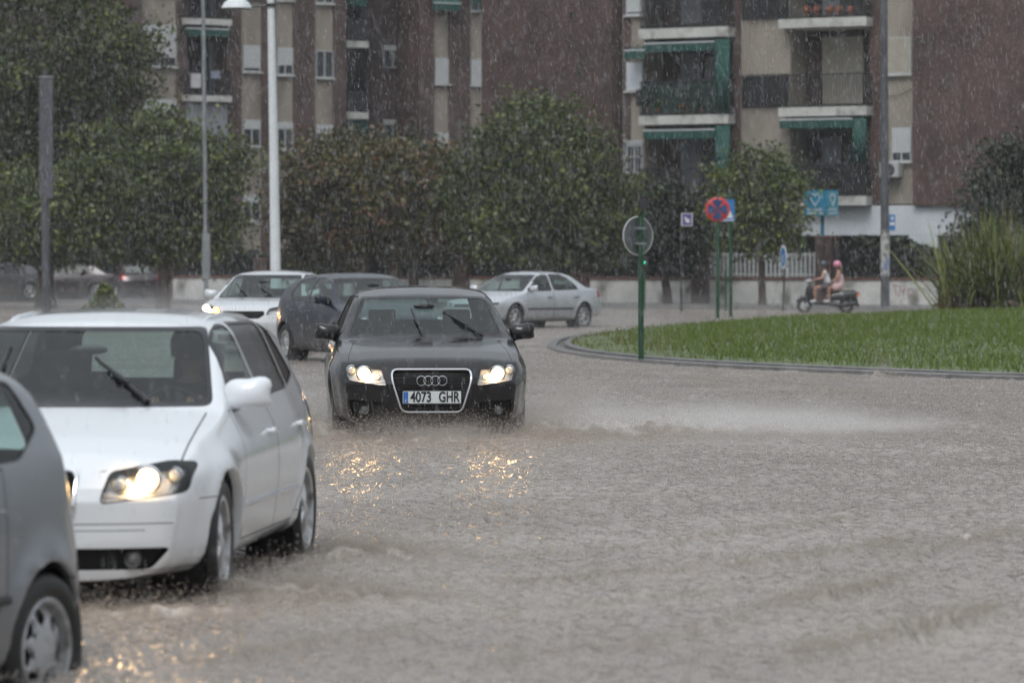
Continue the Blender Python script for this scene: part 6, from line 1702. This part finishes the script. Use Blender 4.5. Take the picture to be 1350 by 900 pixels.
b = MB(); b.tube([(-.52, 0, .85), (-.50, 0, 1.0)], [.06, .05], 10); b.ball((-.54, 0, 1.0), .11, 1, 1.1, .8); b.build('headlamp_cowl', mat('scooter_grey', (.3, .31, .33), rough=.3, coat=.5), sc, smooth=True)
b = MB(); b.ball((-.64, 0, 1.0), .06, .5, 1, 1); b.build('headlight', M_LENS if False else mat('scooter_lamp', (.6, .62, .65), rough=.1, coat=1), sc, smooth=True)
b = MB(); b.tube([(-.36, -.32, 1.03), (-.46, -.12, 1.05), (-.46, .12, 1.05), (-.36, .32, 1.03)], .018, 8); b.build('handlebar', M_BLACK, sc, smooth=True)
for s in (-1, 1):
    b = MB(); b.tube([(-.44, s * .2, 1.06), (-.42, s * .3, 1.22)], .008, 6); b.ball((-.42, s * .33, 1.25), .065, .3, 1, .7); b.build('mirror', M_CHROME if s < 0 else M_BLACK, sc, smooth=True)
b = MB(); b.tube([(-.60, 0, .82), (-.70, 0, .235)], [.045, .03], 8); b.build('front_fork', M_STEEL, sc, smooth=True)
b = MB(); b.tube([(-.48, 0, .44), (-.62, 0, .51), (-.78, 0, .50), (-.95, 0, .36)], [.05, .085, .085, .04], 10); b.build('front_mudguard', M_SCB, sc, smooth=True)
b = MB(); b.tube([(.80, 0, .48), (.90, 0, .42), (.98, 0, .22)], [.09, .075, .05], 8); b.build('rear_mudguard', M_BLACK, sc, smooth=True)
b = MB(); b.tube([(.05, -.14, .28), (.5, -.16, .26), (.9, -.17, .33)], [.05, .07, .075], 10); b.build('exhaust', M_STEEL, sc, smooth=True)
b = MB(); b.ball((.98, 0, .62), .07, .7, 1.4, .9); b.build('tail_light', M_RED, sc, smooth=True)
b = MB(); b.ball((.97, -.13, .55), .05, .8, .8, 1); b.build('indicator', M_AMBER, sc, smooth=True)
b = MB(); b.box(.97, .985, -.11, .11, .32, .48); b.build('number_plate', M_PLATE, sc)
fwd = v((-1, 0, 0))
def rider(px, _q, lean, reach, name_label, **k):
    P = {}
    P['pelvis'] = v((px, 0, .86)); P['chest'] = v((px - lean * .6, 0, 1.17)); P['neck'] = v((px - lean, 0, 1.36)); P['head'] = v((px - lean - .04, 0, 1.50))
    for s, y in (('l', -1), ('r', 1)):
        P['sho' + s] = v((px - lean * .9, y * .17, 1.31)); P['elb' + s] = v((px - reach * .5 + .0, y * .24, 1.10)); P['wri' + s] = v((px - reach, y * k.get('hw', .27), k.get('hz', 1.06)))
        P['hip' + s] = v((px - .02, y * .11, .84)); P['kne' + s] = v((px - k.get('kx', .44), y * .20, .80)); P['ank' + s] = v((px - k.get('ax', .42), y * .17, .42)); P['toe' + s] = v((px - k.get('ax', .42) - .15, y * .18, .37))
    return P
P = rider(.05, 1, .12, .42, '')
figure(P, 'person', 'person in a white tee shirt and dark helmet steering the scooter', (SX, SY, -.04), 0, helmet=M_HDARK, face=fwd,
    clothes=[('tee_shirt', M_TEE, [[('p', P['pelvis'] + v((0, 0, .05)), (.165, .13)), ('w', P['pelvis'].lerp(P['chest'], .5), (.15, .12)), ('c', P['chest'], (.172, .13)), ('u', P['chest'].lerp(P['neck'], .62), (.12, .095))],
                                     [('u', None, None), ('sl', P['shol'], .07), ('el', P['shol'].lerp(P['elbl'], .5), .06)], [('u', None, None), ('sr', P['shor'], .07), ('er', P['shor'].lerp(P['elbr'], .5), .06)]]),
             ('shorts', M_SHORT, [[('p', P['pelvis'], (.165, .125)), ('hl', P['hipl'], .11), ('kl', P['hipl'].lerp(P['knel'], .7), .085)], [('p', None, None), ('hr', P['hipr'], .11), ('kr', P['hipr'].lerp(P['kner'], .7), .085)]])])
P = rider(.46, 1, .10, .30, '', hw=.16, hz=.98, kx=.40, ax=.40)
figure(P, 'person', 'person in a pink dress and pink helmet riding pillion on the scooter', (SX, SY, -.04), 0, helmet=M_HPINK, hair=(M_HAIRL, .30), face=fwd,
    clothes=[('dress', M_PINK, [[('p', P['pelvis'], (.21, .17)), ('w', P['pelvis'].lerp(P['chest'], .5), (.165, .135)), ('c', P['chest'], (.178, .14)), ('u', P['chest'].lerp(P['neck'], .35), (.14, .10))],
                                 [('p', None, None), ('hl', P['hipl'], .14), ('kl', P['hipl'].lerp(P['knel'], .8), .115)], [('p', None, None), ('hr', P['hipr'], .14), ('kr', P['hipr'].lerp(P['kner'], .8), .115)]])])
# drivers
def driver(car, S, label, x=.36, top=M_DTOP, hair=M_HAIR):
    off = S['fo'] + S['wb'] / 2; c0 = S['cowl'] + .25
    r = CARS[car]; y = c0 + 1.12; wz = S['windz']
    P = {'pelvis': v((x, y, .56)), 'chest': v((x, y + .08, .86)), 'neck': v((x, y + .09, 1.06)), 'head': v((x, y + .06, 1.20))}
    for s, q in (('l', -1), ('r', 1)):
        P['sho' + s] = v((x + q * .18, y + .07, 1.00)); P['elb' + s] = v((x + q * .25, y - .15, .80)); P['wri' + s] = v((x + q * .16, y - .33, .92))
        P['hip' + s] = v((x + q * .1, y, .54)); P['kne' + s] = v((x + q * .15, y - .42, .60)); P['ank' + s] = v((x + q * .12, y - .72, .32)); P['toe' + s] = v((x + q * .12, y - .86, .34))
    M = r.matrix_basis.copy()
    Rz = Matrix.Rotation(r.rotation_euler.z, 4, 'Z'); loc = r.location + (Rz @ Vector((0, -off, 0)))
    f = figure(P, 'person', label, loc, r.rotation_euler.z, hair=(hair, 0), shoes=M_BLACK,
        clothes=[('top', top, [[('p', P['pelvis'] + v((0, 0, .03)), (.165, .13)), ('w', P['pelvis'].lerp(P['chest'], .5), (.15, .12)), ('c', P['chest'], (.172, .13)), ('u', P['chest'].lerp(P['neck'], .62), (.12, .095))],
                               [('u', None, None), ('sl', P['shol'], .07), ('el', P['elbl'], .052), ('wl', P['elbl'].lerp(P['wril'], .8), .038)], [('u', None, None), ('sr', P['shor'], .07), ('er', P['elbr'], .052), ('wr', P['elbr'].lerp(P['wrir'], .8), .038)]])])
driver('a3', A3, 'person driving the white hatchback, dimly seen through the wet windscreen')
# ================================================================= parked cars at the far left
PK = dict(LEON); PK.update(paint=P_DARK, L=4.315, ztop=[(0, .58), (.05, .68), (.2, .78), (.6, .88), (1.05, .97), (1.12, .99), (1.95, 1.34), (2.3, 1.41), (2.7, 1.42), (3.1, 1.38), (3.3, 1.32), (3.85, 1.03), (3.95, 1.0), (4.2, .97), (4.27, .9), (4.315, .7)],
    rear=[(-.58, 1.02), (.58, 1.02), (.49, 1.31), (-.49, 1.31)], rearglass=thin_glass('pale_rear_glass', (.5, .55, .53), 1.6, .55), steer=0)
CARS['pk'] = put(PK, 'parked_car', 'parked dark red saloon showing its tail lights and pale rear window by the wall end', 'car', (0, 4.3, 0), (WX(187, 151), 151, .10), 162, 'cars parked at the far left')
PK2 = dict(OPT); PK2.update(paint=P_GREY, bulbs=[(.62, .71, .05, 'off')], wipers=[], oneside=0)
CARS['pk2'] = put(PK2, 'parked_car', 'parked dark grey car cut off by the left picture edge', 'car', (.0, 2.2, 0), (WX(-10, 150), 150, .10), 75, 'cars parked at the far left')
PK3 = dict(A4); PK3.update(paint=P_DARK, bulbs=[(.62, .66, .05, 'off')], wipers=[], plate=None, rings=None, oneside=0)
CARS['pk3'] = put(PK3, 'parked_car', 'parked dark saloon half hidden behind the grey cased post', 'car', (.0, 2.2, 0), (WX(92, 153), 153, .10), 100, 'cars parked at the far left')

# ================================================================= rain, spray
def drop_mat(name, fac, col=(.8, .82, .85)):
    m, N, L, b = node_mat(name)
    N.remove(b); tr = N.new('ShaderNodeBsdfTransparent'); df = N.new('ShaderNodeBsdfDiffuse'); df.inputs[0].default_value = (*col, 1)
    tl = N.new('ShaderNodeBsdfTranslucent'); tl.inputs[0].default_value = (*col, 1); m1 = N.new('ShaderNodeMixShader'); m1.inputs[0].default_value = .5
    L.new(df.outputs[0], m1.inputs[1]); L.new(tl.outputs[0], m1.inputs[2])
    m2 = N.new('ShaderNodeMixShader'); m2.inputs[0].default_value = fac; L.new(tr.outputs[0], m2.inputs[1]); L.new(m1.outputs[0], m2.inputs[2])
    L.new(m2.outputs[0], N['Material Output'].inputs['Surface']); return m
def spindles(name, P, D, r, m, label, cat):
    """elongated drops: centre P, half-length vector D, radius r"""
    n = len(P); a = np.stack([D[:, 1], -D[:, 0], np.zeros(n)], 1) + np.array([1e-4, 0, 0]); a = np.tile(np.array([1., 0, 0]), (n, 1)); c = np.tile(np.array([0, 1., 0]), (n, 1))
    V = np.empty((n, 5, 3)); V[:, 0] = P - D; V[:, 4] = P + D
    for k in range(3):
        t = 2 * PI * k / 3 + .5; V[:, 1 + k] = P - D * .25 + (a * math.cos(t) + c * math.sin(t)) * r[:, None]
    f = np.array([(0, 2, 1), (0, 3, 2), (0, 1, 3), (4, 1, 2), (4, 2, 3), (4, 3, 1)])
    Fc = (np.arange(n)[:, None, None] * 5 + f[None]).reshape(-1, 3)
    me = np_mesh(name, V.reshape(-1, 3), Fc, 3)
    return tag(link(name, me, m), label, cat, kind='stuff')
def rain(n, y0, y1, pw, name='rain'):
    y = y0 + (y1 - y0) * rng.random(n) ** pw
    x = rng.uniform(-1, 1, n) * (.150 * y + .8); z = rng.uniform(0.02, 1, n); zt = CAMH + .080 * y + .5
    zl = np.maximum(0.02, CAMH - .12 * y); z = zl + (zt - zl) * z
    ln = rng.uniform(.007, .030, n) * (1 + .25 * rng.normal(size=n) ** 2 * .3); th = R(7) + rng.normal(0, R(2.5), n)
    D = np.stack([np.sin(th) * ln * -1, rng.normal(0, .04, n) * ln, np.cos(th) * ln], 1)
    r = rng.uniform(.0008, .0018, n) * (1 + .008 * y)
    return np.stack([x, y, z], 1), D, r
p1 = rain(30000, 9, 45, .62); p2 = rain(170000, 42, 126, .75)
P = np.concatenate([p1[0], p2[0]]); D = np.concatenate([p1[1], p2[1]]); r = np.concatenate([p1[2], p2[2]])
spindles('rain', P, D, r, drop_mat('raindrops', .23), 'dense falling rain streaking the whole view', 'rain')
# drops leaping from the water where rain strikes
n = 80000; y = 13 + 110 * rng.random(n) ** 1.7; x = rng.uniform(-1, 1, n) * (.140 * y + .3)
k = ~point_in(OC, x, y); x, y = x[k], y[k]; n = len(x)
dn = .5 + .5 * vnoise(x, y, 1.1, 51); k = rng.random(n) < .35 + .65 * dn; x, y = x[k], y[k]; n = len(x)
hh = rng.uniform(.003, .012, n) * (1 + y * .006); P = np.stack([x, y, hh * rng.uniform(.3, 2.2, n) + .004], 1)
D = np.stack([rng.normal(0, .3, n) * hh, rng.normal(0, .3, n) * hh, hh * .9], 1)
spindles('rain_splashes', P, D, rng.uniform(.0016, .0036, n) * (1 + y * .006), drop_mat('splash_drops', .6, (.80, .76, .71)), 'tiny splashes leaping all over the flood water where the rain strikes', 'splashes')
Ps = []; Ds = []; Rs = []
for pl, hh in RIDGES:
    for (x0, y0), (x1, y1) in zip(pl, pl[1:]):
        L0 = math.hypot(x1 - x0, y1 - y0); n = int(520 * L0 * hh / .04); t = rng.random(n)
        Ps.append(np.stack([x0 + (x1 - x0) * t + rng.normal(0, .05, n), y0 + (y1 - y0) * t + rng.normal(0, .06, n), np.abs(rng.normal(0, hh * .55, n)) + hh * .5], 1))
        l = rng.uniform(.003, .012, n); Ds.append(np.stack([rng.normal(0, 1, n) * l, rng.normal(0, .3, n) * l, l], 1)); Rs.append(rng.uniform(.0015, .004, n))
spindles('wave_froth', np.concatenate(Ps), np.concatenate(Ds), np.concatenate(Rs), drop_mat('froth_drops', .6, (.60, .54, .47)), 'brown froth breaking along the small waves of the flood', 'froth')
# spray thrown up by wheels and bumpers (x, y, sx, sy, height, count, vx)
def spray(name, label, src, mcol=(.66, .60, .54), fac=.5, size=1.0):
    Ps = []; Ds = []; Rs = []
    for (cx, cy, sx, sy, h, n, vx) in src:
        px_ = cx + rng.normal(0, 1, n) * sx; py_ = cy + rng.normal(0, 1, n) * sy
        z = np.abs(rng.normal(0, .55, n)) ** 1.25 * h
        px_ = px_ + vx * z; l = rng.uniform(.003, .011, n)
        Ps.append(np.stack([px_, py_, z + .01], 1)); Ds.append(np.stack([vx * l * .7 + rng.normal(0, .8, n) * l, rng.normal(0, .4, n) * l, l * rng.uniform(-.3, 1, n)], 1)); Rs.append(rng.uniform(.0015, .0045, n) * size)
    return spindles(name, np.concatenate(Ps), np.concatenate(Ds), np.concatenate(Rs), drop_mat(name + '_drops', fac, mcol), label, 'spray')
spray('wheel_spray', 'brown spray and drops thrown up around the black saloon', [(.20, 34.9, .18, .35, .36, 11000, .9), (.75, 35.2, .5, .45, .20, 16000, .7), (1.7, 36.2, .9, .7, .09, 14000, .5),
      (-1.68, 35.0, .16, .35, .38, 11000, -.9), (-2.1, 36.5, .4, .9, .25, 4500, -.5), (-.72, 34.05, .8, .18, .18, 20000, 0), (-.72, 33.8, .8, .2, .05, 4000, 0), (.25, 37.6, .15, .3, .4, 2600, .8)], size=1.1)
spray('wheel_spray', 'brown spray churned up by the wheels of the white hatchback', [(-1.15, 18.5, .22, .18, .14, 9000, .8), (-.85, 18.3, .32, .16, .09, 9000, .5), (-.88, 21.0, .16, .2, .14, 7000, .7), (-.65, 20.8, .25, .2, .08, 5000, .5), (-2.2, 17.6, .6, .12, .09, 5200, 0), (-1.7, 17.4, .5, .3, .05, 3000, 0)])
spray('wheel_spray', 'grey spray around the wheels of the far cars', [(1.8, 92.9, .3, .4, .5, 3000, .8), (2.6, 94.5, .8, .8, .3, 3000, .8), (.1, 91, .4, .4, .4, 2500, -.5), (-3.7, 62.5, .4, .5, .18, 2500, -.5), (-4.6, 65.8, .8, .4, .2, 2500, -.5), (-2.3, 59, .5, .5, .5, 3000, .4)], (.6, .6, .6), size=2.5)
spray('kerb_splash', 'small brown splash breaking over the island kerb', [(5.15, 52.9, .10, .1, .32, 1500, -.2), (5.1, 52.8, .05, .05, .5, 400, -.2)], size=1.3)
spray('tyre_spray', 'fine spray trailing behind the scooter wheels', [(SX + .7, SY, .25, .12, .35, 1500, .6), (SX - .7, SY, .3, .15, .3, 1800, -.5)], (.6, .6, .6), size=2.5)
# low mist of spray: closed soft bodies
M_MIST = bpy.data.materials.new('mist'); M_MIST.use_nodes = True; nt = M_MIST.node_tree; nt.nodes.remove(nt.nodes['Principled BSDF'])
def vol(name, dens, col=(.85, .83, .80), soft=False):
    m = bpy.data.materials.new(name); m.use_nodes = True; nt = m.node_tree; nt.nodes.remove(nt.nodes['Principled BSDF'])
    pv = nt.nodes.new('ShaderNodeVolumePrincipled'); pv.inputs['Density'].default_value = dens; pv.inputs['Color'].default_value = (*col, 1); pv.inputs['Anisotropy'].default_value = .2
    if soft:
        N = nt.nodes; L = nt.links; tc = N.new('ShaderNodeTexCoord'); ln = N.new('ShaderNodeVectorMath'); ln.operation = 'LENGTH'; L.new(tc.outputs['Object'], ln.inputs[0])
        mr = N.new('ShaderNodeMapRange'); mr.interpolation_type = 'SMOOTHSTEP'; mr.inputs[1].default_value = 1.0; mr.inputs[2].default_value = .0; mr.inputs[3].default_value = 0; mr.inputs[4].default_value = dens; L.new(ln.outputs['Value'], mr.inputs[0])
        ns = N.new('ShaderNodeTexNoise'); ns.inputs['Scale'].default_value = 2.6; ns.inputs['Detail'].default_value = 3; L.new(tc.outputs['Object'], ns.inputs['Vector'])
        m2 = N.new('ShaderNodeMapRange'); m2.inputs[1].default_value = .35; m2.inputs[2].default_value = .7; m2.inputs[3].default_value = .25; m2.inputs[4].default_value = 1.7; L.new(ns.outputs['Fac'], m2.inputs[0])
        mu = N.new('ShaderNodeMath'); mu.operation = 'MULTIPLY'; L.new(mr.outputs[0], mu.inputs[0]); L.new(m2.outputs[0], mu.inputs[1]); L.new(mu.outputs[0], pv.inputs['Density'])
    nt.links.new(pv.outputs[0], nt.nodes['Material Output'].inputs['Volume']); return m
def mist(label, blobs, dens, col=(.85, .83, .80)):
    m = vol('mist_' + str(len(MATS)), dens, col, True); MATS[m.name] = m
    for i, (x, y, z, rx, ry, rz) in enumerate(blobs):
        b = MB(); b.ball((0, 0, 0), 1, 1, 1, 1, 20, 12); o = b.build('spray_mist', m, None, smooth=True); o.location = (x, y, z); o.scale = (rx, ry, rz); tag(o, label, 'mist', 'patches of spray mist', 'stuff')
mist('soft mist of spray hanging beside the black saloon', [(1.6, 36.0, .0, 2.3, 1.6, .34), (.55, 35.2, .0, 1.0, .9, .62), (.3, 34.9, 0, .6, .6, .5), (-1.95, 35.8, 0, .8, 1.5, .7), (2.4, 37.0, 0, 2.4, 2.0, .3), (-.7, 33.85, 0, 1.4, .5, .34)], 1.2, (.90, .88, .86))
mist('low mist over the far roadway', [(-14, 128, .0, 16, 12, 1.5), (-9, 108, 0, 7, 12, .9), (1.5, 96, 0, 5, 5, .9), (9, 122, 0, 9, 3.5, .8), (-5.5, 71, 0, 4, 3, .6), (1.5, 130, 0, 16, 5, 1.0)], .045, (.88, .88, .90))
# haze of the downpour over the whole street
b = MB(); b.box(-75, 75, -12, 230, -1.4, 21.5); hz = b.build('haze', vol('haze_air', HAZE, (.86, .88, .92)), None); tag(hz, 'grey haze of heavy rain filling the street', 'haze', kind='stuff')

# ================================================================= light, sky, camera
w = bpy.data.worlds.new('World'); scene.world = w; w.use_nodes = True
N = w.node_tree.nodes; L = w.node_tree.links; bg = N['Background']
sky = N.new('ShaderNodeTexSky'); sky.sky_type = 'NISHITA'; sky.sun_disc = False; sky.sun_elevation = R(55); sky.sun_rotation = R(200); sky.dust_density = 4; sky.air_density = 1.0
hs = N.new('ShaderNodeHueSaturation'); hs.inputs['Saturation'].default_value = .12
mx = N.new('ShaderNodeMix'); mx.data_type = 'RGBA'; mx.inputs[0].default_value = .6; mx.inputs[7].default_value = (5.9, 6.5, 7.15, 1)
L.new(sky.outputs[0], hs.inputs['Color']); L.new(hs.outputs[0], mx.inputs[6]); 
# overcast sky: three times brighter overhead than at the horizon
tcw = N.new('ShaderNodeTexCoord'); sxw = N.new('ShaderNodeSeparateXYZ'); L.new(tcw.outputs['Generated'], sxw.inputs[0])
grd = N.new('ShaderNodeMapRange'); grd.inputs[1].default_value = -.02; grd.inputs[2].default_value = 1; grd.inputs[3].default_value = .42; grd.inputs[4].default_value = 1.5; L.new(sxw.outputs['Z'], grd.inputs[0])
mg = N.new('ShaderNodeMix'); mg.data_type = 'RGBA'; mg.blend_type = 'MULTIPLY'; mg.inputs[0].default_value = 1; L.new(mx.outputs[2], mg.inputs[6]); L.new(grd.outputs[0], mg.inputs[7])
L.new(mg.outputs[2], bg.inputs[0]); bg.inputs[1].default_value = .105
sd = bpy.data.lights.new('sun', 'SUN'); so = bpy.data.objects.new('sun', sd); COL.objects.link(so); sd.energy = .7; sd.angle = R(25); sd.color = (1, .985, .96)
el, az = R(55), R(200)
so.rotation_euler = Vector((math.sin(az) * math.cos(el), math.cos(az) * math.cos(el), math.sin(el))).to_track_quat('Z', 'Y').to_euler()
so.location = (0, 0, 60)
cd = bpy.data.cameras.new('camera'); cam = bpy.data.objects.new('camera', cd); COL.objects.link(cam); scene.camera = cam
cam.location = (0, 0, CAMH); cam.rotation_euler = (R(90), 0, 0); cd.sensor_width = 36; cd.lens = F / 1350 * 36; cd.clip_end = 5000; cd.clip_start = .5
cd.shift_y = -(450 - HOR) / 1350
cd.dof.use_dof = True; cd.dof.focus_distance = 34.3; cd.dof.aperture_fstop = 3.8
vs = scene.view_settings; vs.view_transform = 'Standard'; vs.look = 'None'; vs.gamma = 1; vs.exposure = EXPO; vs.use_curve_mapping = False
cy = scene.cycles; cy.use_denoising = True; cy.transparent_max_bounces = 24; cy.max_bounces = 7; cy.volume_bounces = 1; cy.diffuse_bounces = 3; cy.glossy_bounces = 3; cy.sample_clamp_indirect = 4; cy.use_adaptive_sampling = True; cy.adaptive_threshold = .02
cy.caustics_reflective = False; cy.caustics_refractive = False
try: cy.denoising_input_passes = 'RGB_ALBEDO_NORMAL'; cy.denoising_prefilter = 'ACCURATE'
except Exception: pass
